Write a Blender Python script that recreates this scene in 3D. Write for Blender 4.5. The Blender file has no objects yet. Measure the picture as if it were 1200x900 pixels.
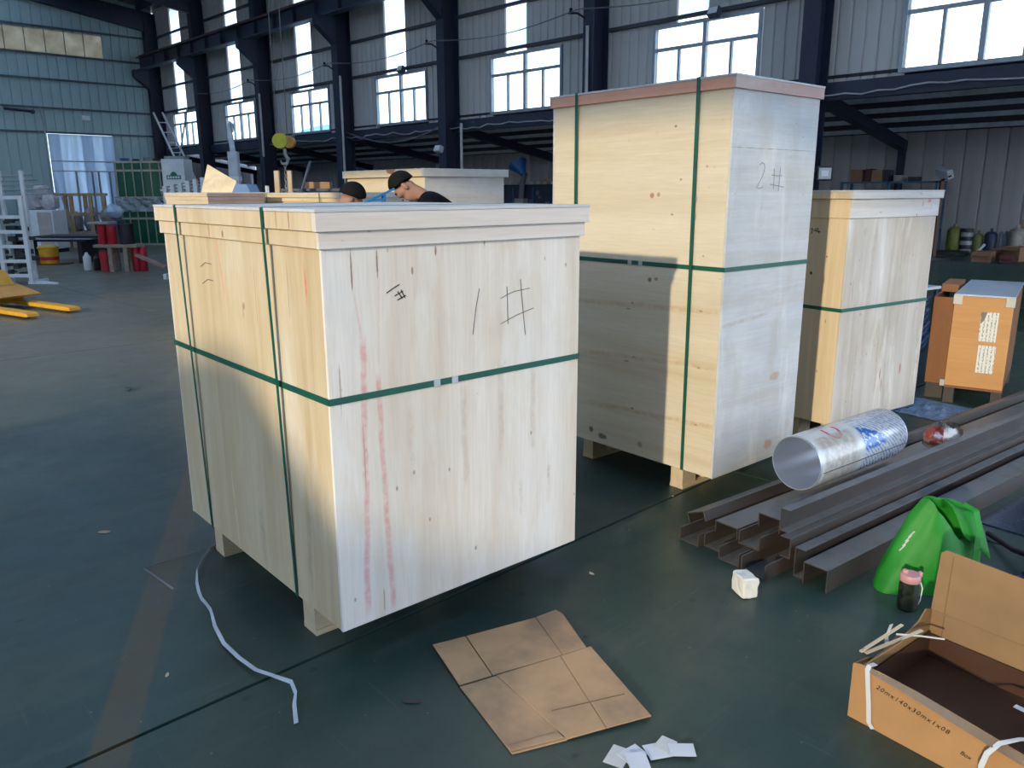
import bpy, bmesh, math, random
from mathutils import Vector, Matrix
SC = bpy.context.scene
COL = SC.collection
rnd = random.Random(7)
R_ = math.radians

# ------------------------------------------------------------------ camera, light, exposure
cd = bpy.data.cameras.new('camera'); cam = bpy.data.objects.new('camera', cd); COL.objects.link(cam)
F = Vector((.675, .700, -.235)).normalized()
Rr = Vector((.719, -.695, -.003)); Rr = (Rr - F * Rr.dot(F)).normalized(); U = Rr.cross(F)
cam.matrix_world = Matrix(((Rr.x, U.x, -F.x, 0), (Rr.y, U.y, -F.y, 0), (Rr.z, U.z, -F.z, 1.6), (0, 0, 0, 1)))
cd.sensor_fit = 'HORIZONTAL'; cd.sensor_width = 36; cd.lens = 36 * 932 / 1200; cd.clip_end = 300
SC.camera = cam

SUN_HEAD, SUN_EL = R_(16), R_(14.5)
world = bpy.data.worlds.new('sky'); SC.world = world; world.use_nodes = True
wt = world.node_tree; wt.nodes.clear()
tcw = wt.nodes.new('ShaderNodeTexCoord'); sep = wt.nodes.new('ShaderNodeSeparateXYZ'); rmp = wt.nodes.new('ShaderNodeValToRGB')
bgn = wt.nodes.new('ShaderNodeBackground'); wo = wt.nodes.new('ShaderNodeOutputWorld')
wt.links.new(tcw.outputs['Generated'], sep.inputs[0]); wt.links.new(sep.outputs['Z'], rmp.inputs[0])
rmp.color_ramp.elements[0].position = 0.0; rmp.color_ramp.elements[0].color = (.78, .89, 1.0, 1)
rmp.color_ramp.elements[1].position = .75; rmp.color_ramp.elements[1].color = (.44, .64, 1.0, 1)
wt.links.new(rmp.outputs[0], bgn.inputs[0]); bgn.inputs[1].default_value = 3.3
wt.links.new(bgn.outputs[0], wo.inputs[0])

sl = bpy.data.lights.new('sun', 'SUN'); sl.energy = 2.7; sl.color = (1.0, .87, .62); sl.angle = R_(1.1)
so = bpy.data.objects.new('sun', sl); COL.objects.link(so); so.location = (-12, -3, 8)
sd = Vector((math.cos(SUN_EL) * math.cos(SUN_HEAD), math.cos(SUN_EL) * math.sin(SUN_HEAD), -math.sin(SUN_EL)))
so.rotation_euler = sd.to_track_quat('-Z', 'Y').to_euler()
vs = SC.view_settings; vs.view_transform = 'Standard'; vs.look = 'None'; vs.exposure = 0.16; vs.gamma = 1; vs.use_curve_mapping = False

GATE0, GATE1, GATEH = 1.6, 11.5, 7.2

# ------------------------------------------------------------------ mesh helpers
class MB:
    def __init__(s): s.v = []; s.f = []; s.sm = []
    def add(s, vs_, fs, smooth=False):
        n = len(s.v); s.v += [tuple(p) for p in vs_]; s.f += [tuple(i + n for i in f) for f in fs]; s.sm += [smooth] * len(fs); return s
    def box(s, lo, hi, m=None):
        (a, b, c), (d, e, f) = lo, hi
        p = [Vector(q) for q in ((a, b, c), (d, b, c), (d, e, c), (a, e, c), (a, b, f), (d, b, f), (d, e, f), (a, e, f))]
        if m is not None: p = [m @ q for q in p]
        return s.add(p, [(0, 3, 2, 1), (4, 5, 6, 7), (0, 1, 5, 4), (1, 2, 6, 5), (2, 3, 7, 6), (3, 0, 4, 7)])
    def cbox(s, c, d, m=None):
        return s.box([c[i] - d[i] / 2 for i in range(3)], [c[i] + d[i] / 2 for i in range(3)], m)
    def bar(s, a, b, w, h=None, up=(0, 0, 1)):
        a, b = Vector(a), Vector(b); h = h or w; t = (b - a); L = t.length; t.normalize()
        upv = Vector(up)
        if abs(t.dot(upv)) > .95: upv = Vector((1, 0, 0))
        x = t.cross(upv).normalized(); y = x.cross(t)
        p = []
        for o in (a, b):
            for i, j in ((-1, -1), (1, -1), (1, 1), (-1, 1)): p.append(o + x * w / 2 * i + y * h / 2 * j)
        return s.add(p, [(0, 1, 2, 3)[::-1], (4, 5, 6, 7), (0, 1, 5, 4), (1, 2, 6, 5), (2, 3, 7, 6), (3, 0, 4, 7)])
    def prism(s, poly, fn, lo, hi):
        n = len(poly); p = [fn(u, v, lo) for u, v in poly] + [fn(u, v, hi) for u, v in poly]
        return s.add(p, [tuple(range(n))[::-1], tuple(range(n, 2 * n))] + [(i, (i + 1) % n, (i + 1) % n + n, i + n) for i in range(n)])
    def tube(s, path, r, n=8, caps=True):
        P = [Vector(p) for p in path]; k = len(P); rr = r if isinstance(r, (list, tuple)) else [r] * k
        vv = []; prev = None
        for i, p in enumerate(P):
            t = (P[min(i + 1, k - 1)] - P[max(i - 1, 0)]).normalized()
            if prev is None:
                x = t.cross(Vector((0, 0, 1)) if abs(t.z) < .9 else Vector((1, 0, 0))).normalized()
            else: x = (prev - t * prev.dot(t)).normalized()
            prev = x; y = t.cross(x)
            for j in range(n):
                a = 2 * math.pi * j / n; vv.append(p + (x * math.cos(a) + y * math.sin(a)) * rr[i])
        fs = [(i * n + j, i * n + (j + 1) % n, (i + 1) * n + (j + 1) % n, (i + 1) * n + j) for i in range(k - 1) for j in range(n)]
        s.add(vv, fs, True)
        if caps: s.add(vv[:n], [tuple(range(n))[::-1]]); s.add(vv[-n:], [tuple(range(n))])
        return s
    def lathe(s, prof, n=24, m=None, caps=True):
        vv = []
        for r, z in prof:
            for j in range(n):
                a = 2 * math.pi * j / n; q = Vector((r * math.cos(a), r * math.sin(a), z)); vv.append(m @ q if m is not None else q)
        k = len(prof)
        fs = [(i * n + j, i * n + (j + 1) % n, (i + 1) * n + (j + 1) % n, (i + 1) * n + j) for i in range(k - 1) for j in range(n)]
        s.add(vv, fs, True)
        if caps:
            s.add(vv[:n], [tuple(range(n))[::-1]]); s.add(vv[-n:], [tuple(range(n))])
        return s
    def ribbon(s, path, wd, w, t=.0012):
        P = [Vector(p) for p in path]; k = len(P); vv = []
        for i, p in enumerate(P):
            tg = (P[min(i + 1, k - 1)] - P[max(i - 1, 0)]).normalized()
            d = Vector(wd[i] if isinstance(wd, list) else wd); d = (d - tg * d.dot(tg)).normalized(); nn = tg.cross(d)
            vv += [p - d * w / 2 - nn * t / 2, p + d * w / 2 - nn * t / 2, p + d * w / 2 + nn * t / 2, p - d * w / 2 + nn * t / 2]
        fs = [(0, 1, 2, 3)[::-1], tuple(4 * (k - 1) + i for i in range(4))]
        for i in range(k - 1):
            for j in range(4): fs.append((4 * i + j, 4 * i + (j + 1) % 4, 4 * i + 4 + (j + 1) % 4, 4 * i + 4 + j))
        return s.add(vv, fs)
    def ball(s, c, r, n=12, k=8, jit=0, seed=0):
        q = random.Random(seed); rx, ry, rz = r if isinstance(r, (list, tuple)) else (r, r, r); vv = []; c = Vector(c)
        for i in range(k + 1):
            th = math.pi * i / k
            for j in range(n):
                a = 2 * math.pi * j / n; g = 1 + jit * (q.random() - .5) if 0 < i < k else 1
                vv.append(c + Vector((rx * math.sin(th) * math.cos(a) * g, ry * math.sin(th) * math.sin(a) * g, rz * math.cos(th) * g)))
        return s.add(vv, [(i * n + j, (i + 1) * n + j, (i + 1) * n + (j + 1) % n, i * n + (j + 1) % n) for i in range(k) for j in range(n)], True)
    def mesh(s, name):
        me = bpy.data.meshes.new(name); me.from_pydata(s.v, [], s.f); me.update()
        bm = bmesh.new(); bm.from_mesh(me); bmesh.ops.remove_doubles(bm, verts=bm.verts, dist=1e-6) if any(s.sm) else None
        bmesh.ops.recalc_face_normals(bm, faces=bm.faces); bm.to_mesh(me); bm.free()
        if any(s.sm):
            me.polygons.foreach_set('use_smooth', [True] * len(me.polygons)); me.set_sharp_from_angle(angle=R_(38))
        return me
    def build(s, name, mat, parent=None, loc=None, rot=None, bevel=0):
        return link(name, s.mesh(name), mat, parent, loc, rot, bevel)
def link(name, me, mat, parent=None, loc=None, rot=None, bevel=0):
    o = bpy.data.objects.new(name, me); COL.objects.link(o)
    if mat is not None and not me.materials: me.materials.append(mat)
    if parent is not None: o.parent = parent
    if loc: o.location = loc
    if rot: o.rotation_euler = rot
    if bevel:
        b = o.modifiers.new('bevel', 'BEVEL'); b.width = bevel; b.segments = 1; b.limit_method = 'ANGLE'
    return o
def thing(name, label, cat, loc=(0, 0, 0), rz=0, group=None):
    o = bpy.data.objects.new(name, None); COL.objects.link(o); o.empty_display_size = .1
    o.location = loc; o.rotation_euler = (0, 0, rz); return tag(o, label, cat, group)
def tag(o, label, cat, group=None):
    o['label'] = label; o['category'] = cat
    if group: o['group'] = group
    return o
def struct(o): o['kind'] = 'structure'; return o
def sempty(name, loc=(0, 0, 0), rz=0):
    o = bpy.data.objects.new(name, None); COL.objects.link(o); o.location = loc; o.rotation_euler = (0, 0, rz); return struct(o)
def copy_tree(o, parent=None):
    c = o.copy(); COL.objects.link(c)
    if parent is not None: c.parent = parent
    for ch in list(o.children): copy_tree(ch, c)
    return c

# ------------------------------------------------------------------ material helpers
class G:
    def __init__(s, name):
        s.m = bpy.data.materials.new(name); s.m.use_nodes = True; s.t = s.m.node_tree; s.b = s.t.nodes['Principled BSDF']
        s.out = s.t.nodes['Material Output']
    def n(s, ty, props=None, **inp):
        x = s.t.nodes.new('ShaderNode' + ty)
        for k, v in (props or {}).items(): setattr(x, k, v)
        for k, v in inp.items():
            s.set(x.inputs[int(k[1:]) if k[0] == '_' and k[1:].isdigit() else k.replace('_', ' ')], v)
        return x
    def set(s, sock, v):
        if isinstance(v, bpy.types.NodeSocket): s.t.links.new(v, sock)
        elif isinstance(v, tuple) and sock.type == 'RGBA' and len(v) == 3: sock.default_value = (*v, 1)
        else: sock.default_value = v
    def math(s, op, a, b=0.0, c=0.0):
        x = s.n('Math', {'operation': op}); s.set(x.inputs[0], a); s.set(x.inputs[1], b); s.set(x.inputs[2], c); return x.outputs[0]
    def co(s, kind='Object'): return s.n('TexCoord').outputs[kind]
    def map(s, v, scale=(1, 1, 1), loc=(0, 0, 0)): return s.n('Mapping', Vector=v, Scale=scale, Location=loc).outputs[0]
    def noise(s, v, scale=5, detail=4, rough=.6, dist=0.0): return s.n('TexNoise', Vector=v, Scale=scale, Detail=detail, Roughness=rough, Distortion=dist).outputs[0]
    def ramp(s, f, a, b):  # linear remap clamp a..b -> 0..1
        return s.n('MapRange', {'clamp': True}, Value=f, From_Min=a, From_Max=b).outputs[0]
    def sramp(s, f, a, b):
        return s.n('MapRange', {'clamp': True, 'interpolation_type': 'SMOOTHSTEP'}, Value=f, From_Min=a, From_Max=b).outputs[0]
    def mix(s, f, a, b, mode='MIX'):
        x = s.t.nodes.new('ShaderNodeMix'); x.data_type = 'RGBA'; x.blend_type = mode
        s.set(x.inputs[0], f); s.set(x.inputs[6], a); s.set(x.inputs[7], b); return x.outputs[2]
    def xyz(s, v): x = s.n('SeparateXYZ', Vector=v); return x.outputs
    def bump(s, h, st=.2, d=.01):
        b = s.n('Bump', Strength=st, Distance=d, Height=h); s.t.links.new(b.outputs[0], s.b.inputs['Normal'])
    def fin(s, col, rough=.6, metal=0.0, spec=.5):
        s.set(s.b.inputs['Base Color'], col); s.set(s.b.inputs['Roughness'], rough); s.set(s.b.inputs['Metallic'], metal); s.b.inputs['Specular IOR Level'].default_value = spec
        return s.m
_pc = {}
def paint(name, col, rough=.5, metal=0.0, var=.25, scale=6, spec=.5):
    if name in _pc: return _pc[name]
    g = G(name); n = g.noise(g.co(), scale, 5, .65); c = g.mix(g.ramp(n, .3, .75), tuple(x * (1 - var) for x in col), tuple(min(1, x * (1 + var * .4)) for x in col))
    _pc[name] = g.fin(c, g.math('MULTIPLY_ADD', n, .25, rough - .12), metal, spec); return _pc[name]

def ply(name, base, axis='z', uax='x', knots=(), streaks=(), dark=.80, white=.25, band=.6, speck=1.0, seed=0.0, blotch=0.0):
    g = G(name); co = g.co(); cs = {'z': (1, 1, .055), 'x': (.055, 1, 1), 'y': (1, .055, 1)}[axis]
    cs2 = {'z': (1, 1, .02), 'x': (.02, 1, 1), 'y': (1, .02, 1)}[axis]
    L = (seed * 3.1, seed * 1.7, seed * 2.3)
    n1 = g.noise(g.map(co, tuple(13 * c for c in cs), L), 1, 6, .62, .7)
    n2 = g.noise(g.map(co, tuple(4.2 * c for c in cs2), L), 1, 3, .5, .3)
    n3 = g.noise(g.map(co, tuple(120 * c for c in cs), L), 1, 3, .6)
    n4 = g.noise(g.map(co, (2.2, 2.2, 2.2), L), 1, 5, .65)
    d = tuple(b * dark * k for b, k in zip(base, (1, .93, .84)))
    c = g.mix(g.ramp(n1, .32, .66), d, base)
    c = g.mix(g.math('MULTIPLY', g.ramp(n2, .38, .62), band), c, tuple(min(1, b * k) for b, k in zip(base, (1.07, 1.1, 1.16))))
    c = g.mix(g.math('MULTIPLY', g.ramp(n4, .46, .68), white), c, (.74, .72, .68))
    c = g.mix(g.math('MULTIPLY', g.ramp(n3, .35, .7), .22), c, tuple(b * .62 for b in base))
    if blotch:
        nb_ = g.noise(g.map(co, (3.1, 3.1, 1.3), (seed, 5, seed)), 1, 5, .62, .5)
        c = g.mix(g.math('MULTIPLY', g.ramp(nb_, .50, .68), blotch), c, tuple(b * k for b, k in zip(base, (.80, .72, .60))))
        nb2 = g.noise(g.map(co, (4.5, 4.5, .9), (seed, 9, seed)), 1, 5, .65, .4)
        c = g.mix(g.math('MULTIPLY', g.ramp(nb2, .54, .70), blotch), c, (.86, .85, .82))
    vo = g.n('TexVoronoi', {'feature': 'F1'}, Vector=g.map(co, tuple(15 * (.55 if q < 1 else 1) for q in cs), L), Scale=1.0)
    vr = g.n('SeparateColor', Color=vo.outputs['Color']).outputs[0]
    sp = g.math('MULTIPLY', g.sramp(vo.outputs['Distance'], .10, .03), g.math('GREATER_THAN', vr, .5))
    c = g.mix(g.math('MULTIPLY', sp, .62 * speck), c, (.22, .12, .07))
    x = g.xyz(co); u = x[{'x': 0, 'y': 1}[uax]]; v = x[2]
    wn = g.noise(co, 26, 3, .6); wn2 = g.noise(co, 7, 3, .6)
    for (u0, v0, ru, rv, col, st) in knots:
        a = g.math('DIVIDE', g.math('SUBTRACT', u, u0), ru); b = g.math('DIVIDE', g.math('SUBTRACT', v, v0), rv)
        r2 = g.math('ADD', g.math('MULTIPLY', a, a), g.math('MULTIPLY', b, b))
        r2 = g.math('ADD', r2, g.math('MULTIPLY', g.math('SUBTRACT', wn, .5), 1.6))
        c = g.mix(g.math('MULTIPLY', g.sramp(r2, 1.15, .25), st), c, col)
    for (u0, v0, u1, v1, w, col, st) in streaks:   # a soft dyed line from (u0,v0) to (u1,v1) on the board
        L_ = math.hypot(u1 - u0, v1 - v0); tx, tz = (u1 - u0) / L_, (v1 - v0) / L_
        du = g.math('SUBTRACT', u, u0); dv = g.math('SUBTRACT', v, v0)
        t = g.math('ADD', g.math('MULTIPLY', du, tx), g.math('MULTIPLY', dv, tz))
        e = g.math('ABSOLUTE', g.math('ADD', g.math('ADD', g.math('MULTIPLY', du, -tz), g.math('MULTIPLY', dv, tx)), g.math('MULTIPLY', g.math('SUBTRACT', wn2, .5), w * 1.6)))
        k = g.math('MULTIPLY', g.sramp(e, w, w * .25), g.math('MULTIPLY', g.sramp(t, -.02, .05), g.sramp(t, L_ + .02, L_ - .06)))
        k = g.math('MULTIPLY', k, g.ramp(wn, .25, .62))
        c = g.mix(g.math('MULTIPLY', k, st), c, col)
    g.bump(n1, .12, .004)
    return g.fin(c, .68, 0, .3)

def steel(name, col, rough=.45, rust=.0, lit_top=None):
    g = G(name); co = g.co(); n = g.noise(co, 9, 6, .65); n2 = g.noise(co, 2.2, 4, .6)
    c = g.mix(g.ramp(n, .35, .7), tuple(k * .7 for k in col), col)
    if rust: c = g.mix(g.math('MULTIPLY', g.ramp(n2, .42, .68), rust), c, (.060, .040, .034))
    if lit_top:
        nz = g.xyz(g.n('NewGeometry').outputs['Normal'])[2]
        c = g.mix(g.math('MULTIPLY', g.ramp(nz, .6, .9), g.ramp(n, .1, .5)), c, lit_top)  # upward faces painted paler, standing in for light falling on the tops
    g.bump(n, .08, .003); return g.fin(c, rough, 0, .5)

WOOD_Y = (.71, .60, .43)
NAVY = steel('navy_steel', (.018, .026, .058), .5)
NAVY2 = paint('navy_light', (.05, .065, .10), .5)
RUST = paint('rust_rail', (.17, .05, .032), .7)
GIRT = paint('girt', (.045, .055, .075), .55)
STRAP = paint('green_strap', (.006, .10, .068), .42, var=.2)
STRAPP = paint('pale_green_strap', (.06, .20, .14), .42, var=.2)
SEAL = paint('seal_metal', (.62, .65, .68), .35, .6)
WHITE = paint('white_paint', (.72, .74, .76), .45, var=.12)
BLACK = paint('black_ink', (.012, .012, .016), .6, var=.1)
INKL = paint('faint_ink', (.20, .16, .14), .7, var=.2)
INKB = paint('pencil_ink', (.27, .27, .33), .7, var=.2)
DARK = paint('dark_plastic', (.012, .013, .018), .45)
YEL = paint('yellow_paint', (.72, .36, .015), .42, var=.2)
RED = paint('red_paint', (.52, .015, .03), .45)
CARD = None

# ------------------------------------------------------------------ setting
def wallmat(name, col, ridge=0.0, stain=.3):
    g = G(name); co = g.co(); n = g.noise(co, 1.3, 5, .6); n2 = g.noise(g.map(co, (5, 5, .25)), 1, 4, .6)
    c = g.mix(g.ramp(n, .35, .7), tuple(k * .86 for k in col), col)
    c = g.mix(g.math('MULTIPLY', g.ramp(n2, .45, .7), stain), c, tuple(k * .62 for k in col))
    return g.fin(c, .5, 0, .4)
W_LONG = wallmat('cladding_long', (.56, .55, .53))
W_BACK = wallmat('cladding_back', (.37, .50, .50))
W_ANX = wallmat('cladding_annex', (.48, .46, .47), stain=.5)
W_ROOF = wallmat('roof_sheet', (.05, .06, .08))
# floor
gf = G('green_epoxy_floor'); cof = gf.co(); xf = gf.xyz(cof)
n1 = gf.noise(cof, .55, 6, .62, .4); n2 = gf.noise(cof, 5, 6, .7); n3 = gf.noise(gf.map(cof, (1, 1, 1), (3, 9, 0)), 1.7, 5, .65, .5)
n5 = gf.noise(gf.map(cof, (1.2, 9, 1)), 1, 4, .6)
c = gf.mix(gf.ramp(n1, .35, .68), (.016, .040, .036), (.036, .066, .054))
c = gf.mix(gf.math('MULTIPLY', gf.ramp(n3, .48, .72), .7), c, (.070, .082, .060))
c = gf.mix(gf.math('MULTIPLY', gf.ramp(n2, .5, .75), .28), c, (.012, .022, .022))
c = gf.mix(gf.math('MULTIPLY', gf.ramp(n5, .55, .72), .25), c, (.10, .105, .095))
# floor colour shifts to a paler grey towards the far end
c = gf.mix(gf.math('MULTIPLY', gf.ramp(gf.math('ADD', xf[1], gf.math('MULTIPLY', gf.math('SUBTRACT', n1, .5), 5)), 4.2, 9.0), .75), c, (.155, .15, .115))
# faded yellow lane line
p0, p1 = Vector((1.387, 3.84)), Vector((.40, 2.0)); dl = (p1 - p0).normalized()
du = gf.math('SUBTRACT', xf[0], p0.x); dv = gf.math('SUBTRACT', xf[1], p0.y)
e = gf.math('ABSOLUTE', gf.math('ADD', gf.math('MULTIPLY', du, -dl.y), gf.math('MULTIPLY', dv, dl.x)))
e = gf.math('ADD', e, gf.math('MULTIPLY', gf.math('SUBTRACT', n2, .5), .03))
tt = gf.math('ADD', gf.math('MULTIPLY', du, dl.x), gf.math('MULTIPLY', dv, dl.y))
k = gf.math('MULTIPLY', gf.sramp(e, .072, .052), gf.math('MULTIPLY', gf.sramp(tt, -3.2, -2.9), gf.ramp(n2, .2, .5)))
c = gf.mix(gf.math('MULTIPLY', k, .6), c, (.105, .070, .024))
sc1 = gf.noise(gf.map(cof, (2.2, 38, 1), (0, 0, 0)), 1, 3, .7, .6); sc2 = gf.noise(gf.map(cof, (30, 1.6, 1), (4, 2, 0)), 1, 3, .7, .8); pm = gf.noise(cof, .9, 4, .6)
c = gf.mix(gf.math('MULTIPLY', gf.math('MULTIPLY', gf.sramp(sc1, .60, .70), gf.ramp(pm, .42, .62)), .30), c, (.10, .125, .115))
c = gf.mix(gf.math('MULTIPLY', gf.math('MULTIPLY', gf.sramp(sc2, .62, .72), gf.ramp(pm, .6, .4)), .28), c, (.095, .11, .10))
vs1 = gf.n('TexVoronoi', Vector=gf.map(cof, (5.5, 7.5, 1)), Scale=1.0); vr1 = gf.n('SeparateColor', Color=vs1.outputs['Color']).outputs[1]
c = gf.mix(gf.math('MULTIPLY', gf.math('MULTIPLY', gf.sramp(gf.math('ADD', vs1.outputs['Distance'], gf.math('MULTIPLY', n2, .22)), .24, .15), gf.math('GREATER_THAN', vr1, .72)), .65), c, (.010, .016, .017))
vs2 = gf.n('TexVoronoi', Vector=gf.map(cof, (21, 21, 1)), Scale=1.0); vr2 = gf.n('SeparateColor', Color=vs2.outputs['Color']).outputs[0]
c = gf.mix(gf.math('MULTIPLY', gf.math('MULTIPLY', gf.sramp(vs2.outputs['Distance'], .10, .05), gf.math('GREATER_THAN', vr2, .86)), .5), c, (.22, .22, .19))
gf.bump(n2, .06, .003)
FLOOR = gf.fin(c, gf.math('ADD', gf.math('MULTIPLY', n2, .26), gf.math('MULTIPLY_ADD', n3, .30, .12)), 0, .45)
floor = struct(MB().box((-8, -6, -.05), (15.2, 30.2, -.012)).build('floor', paint('joint_dark', (.012, .014, .014), .9)))
jx = [-8, -2.6, 4.0, 10.6, 15.2]; jy = [-6, -4.4, 2.295, 9.0, 15.7, 22.4, 30.2]
for i in range(4):
    for j in range(6):
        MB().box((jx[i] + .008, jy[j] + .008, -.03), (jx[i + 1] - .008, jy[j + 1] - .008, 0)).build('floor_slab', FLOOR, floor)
yard = struct(MB().box((-70, -70, -.3), (70, 90, -.06)).build('floor_yard', wallmat('yard_concrete', (.22, .215, .20))))

COLY = [min(5.59 + 4.095 * k_, 29.86) for k_ in range(-2, 7)]
WX = 11.77
# long wall : cladding panel by panel, with window and daylight-strip openings
def panels(parent, mat, lo, hi, pw, z0, ztop, holes, along, fixed, th=.03, name='cladding_panel'):
    k_ = round((hi - lo) / pw); pw = (hi - lo) / k_; cache = {}
    for i in range(k_):
        a, b = lo + i * pw, lo + (i + 1) * pw; mid = (a + b) / 2; segs = [(z0, ztop(mid))]
        for (ha, hb, hz0, hz1) in holes:
            if ha < mid < hb:
                ns = []
                for s0, s1 in segs:
                    if hz0 > s0 + .02: ns.append((s0, min(s1, hz0)))
                    if hz1 < s1 - .02: ns.append((max(s0, hz1), s1))
                ns = [q for q in ns if q[1] - q[0] > .02]; segs = ns
        for s0, s1 in segs:
            key = (round(s1 - s0, 3))
            if key not in cache:
                h = s1 - s0; w = pw
                # a shallow trapezoid rib profile, standing pw wide
                pr = [(0, .02), (.012, 0), (w - .028, 0), (w - .016, .02), (w - .002, .02), (w - .002, th + .02), (0, th + .02)]
                m = MB()
                if along == 'y': m.prism(pr, lambda u, v, t: (v, u, t), 0, h)
                else: m.prism(pr, lambda u, v, t: (u, v, t), 0, h)
                cache[key] = m.mesh(name)
            link(name, cache[key], mat, parent, loc=((fixed, a, s0) if along == 'y' else (a, fixed, s0)))
wl = sempty('wall_right')
holes = []
for k_ in range(-1, 6):
    yc = 5.715 + 4.095 * k_ + 2.0
    holes.append((yc - 1.02, yc + 1.02, 3.0, 4.30)); holes.append((yc - .12, yc + .52, 4.30, 9))
panels(wl, W_LONG, -6, 30.16, .195, 3.12, lambda y: 7.76, holes, 'y', WX)
for k_ in range(-1, 6):
    yc = 5.715 + 4.095 * k_ + 2.0
    mb = MB()
    for z in (4.33, 5.14, 6.0, 6.8):
        mb = MB().box((WX - .07, yc - 1.95, z), (WX, yc + 1.95, z + .06)); mb.build('girt', GIRT, wl)
# daylight strips
gt = G('daylight_sheet'); tr = gt.n('BsdfTranslucent', Color=(.86, .90, .93)); gt.t.links.new(tr.outputs[0], gt.out.inputs[0]); DAY = gt.m
gt = G('aged_daylight_sheet'); n = gt.noise(gt.co(), 2.5, 4); tr = gt.n('BsdfTranslucent', Color=gt.mix(gt.ramp(n, .3, .7), (.30, .27, .21), (.44, .41, .34))); gt.t.links.new(tr.outputs[0], gt.out.inputs[0]); DAY2 = gt.m
gg = G('window_glass'); tp = gg.n('BsdfTransparent', Color=(.94, .97, .98)); gl = gg.n('BsdfGlossy', Roughness=.02); lw = gg.n('LayerWeight', Blend=.35); fr = gg.n('MapRange', Value=lw.outputs['Facing'], From_Min=.3, From_Max=1.0, To_Min=.05, To_Max=.35)
mxs = gg.n('MixShader', _0=fr.outputs[0]); gg.t.links.new(tp.outputs[0], mxs.inputs[1]); gg.t.links.new(gl.outputs[0], mxs.inputs[2]); gg.t.links.new(mxs.outputs[0], gg.out.inputs[0]); GLASS = gg.m
ALU = paint('window_aluminium', (.34, .38, .43), .4, .3)
for k_ in range(-1, 6):
    yc = 5.715 + 4.095 * k_ + 2.0
    for (z0, z1) in ((4.37, 5.14), (5.20, 6.0), (6.06, 6.8), (6.86, 7.76)):
        MB().box((WX + .02, yc - .11, z0), (WX + .026, yc + .51, z1)).build('daylight_sheet', DAY, wl)
    w = sempty('window_%d' % (k_ + 2), (WX, yc, 0))
    m = MB()
    for (a, b, c0, c1) in ((-1.0, 1.0, 3.15, 3.20), (-1.0, 1.0, 4.24, 4.29), (-1.0, -.95, 3.2, 4.24), (.95, 1.0, 3.2, 4.24)): m.box((-.03, a, c0), (.05, b, c1))
    m.build('window_frame', ALU, w)
    MB().box((-.02, -.034, 3.2), (.05, .034, 4.24)).build('mullion', ALU, w)
    for s in (-1, 1):
        MB().box((-.015, min(.025 * s, .95 * s), 3.885), (.045, max(.025 * s, .95 * s), 3.935)).build('transom', ALU, w)
        MB().box((-.01, s * .4875 - .022, 3.2), (.04, s * .4875 + .022, 3.90)).build('mullion', ALU, w)
        for (a, b, z0, z1) in ((.025, .95, 3.935, 4.24), (.025, .4725, 3.2, 3.90), (.5025, .95, 3.2, 3.90)):
            MB().box((.012, min(s * a, s * b), z0), (.016, max(s * a, s * b), z1)).build('pane', GLASS, w)
# columns with brackets
def column(y):
    c = sempty('column', (0, y, 0))
    MB().box((11.34, 0, 0), (11.36, .25, 7.3)).build('flange', NAVY, c); MB().box((11.72, 0, 0), (11.74, .25, 7.3)).build('flange', NAVY, c)
    MB().box((11.36, .118, 0), (11.72, .132, 7.3)).build('web', NAVY, c)
    MB().box((11.25, -.08, 0), (11.8, .33, .02)).build('base_plate', NAVY, c)
    MB().prism([(11.34, 5.1), (11.34, 5.72), (10.85, 5.72), (10.85, 5.50)], lambda u, v, t: (u, t, v), .02, .23).build('crane_bracket', NAVY, c)
for y in COLY[1:]: column(y)
cb = sempty('trim_crane_beam')
MB().box((11.0, -2, 5.72), (11.25, 30, 5.75)).build('flange', NAVY2, cb); MB().box((11.0, -2, 6.10), (11.25, 30, 6.13)).build('flange', NAVY, cb)
MB().box((11.115, -2, 5.75), (11.135, 30, 6.10)).build('web', NAVY, cb)
MB().box((11.09, -2, 6.13), (11.16, 30, 6.20)).build('crane_rail', RUST, cb)
for i in range(30): MB().box((11.02, -1.5 + i * 1.04, 5.75), (11.115, -1.49 + i * 1.04, 6.10)).build('stiffener', NAVY, cb)
# roof, frames and purlins
ceil = sempty('ceiling'); sl_ = .117
rz = lambda x: 7.45 + sl_ * (11.9 - x) if x > 1.9 else 7.45 + sl_ * (x + 8.1)
ybs = [-6]
for y in COLY:
    if -3 < y < 29: ybs += [y + 1.3, y + 2.7]
ybs.append(30.6)
for n_, (ya, yb) in enumerate(zip(ybs, ybs[1:])):
    for a, b in ((1.9, 12.2), (-8.4, 1.9)):
        if n_ % 2 and a < 0: a, b = -7.4, 1.2
        if n_ % 2 and a > 0: a, b = 2.6, 8.2
        MB().prism([(a, rz(a) + .3), (b, rz(b) + .3), (b, rz(b) + .34), (a, rz(a) + .34)], lambda u, v, t: (u, t, v), ya, yb).build('daylight_sheet' if n_ % 2 else 'roof_sheet', DAY if n_ % 2 else W_ROOF, ceil)  # roof daylight strips are unseen, added to brighten the hall
    if n_ % 2:
        for a, b in ((-8.4, -7.4), (1.2, 1.9), (1.9, 2.6), (8.2, 12.2)):
            MB().prism([(a, rz(a) + .3), (b, rz(b) + .3), (b, rz(b) + .34), (a, rz(a) + .34)], lambda u, v, t: (u, t, v), ya, yb).build('roof_sheet', W_ROOF, ceil)
for i in range(14):
    x = -7.6 + i * 1.45
    MB().box((x - .03, -6, rz(x) + .12), (x + .03, 30.2, rz(x) + .29)).build('purlin', GIRT, ceil)
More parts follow.
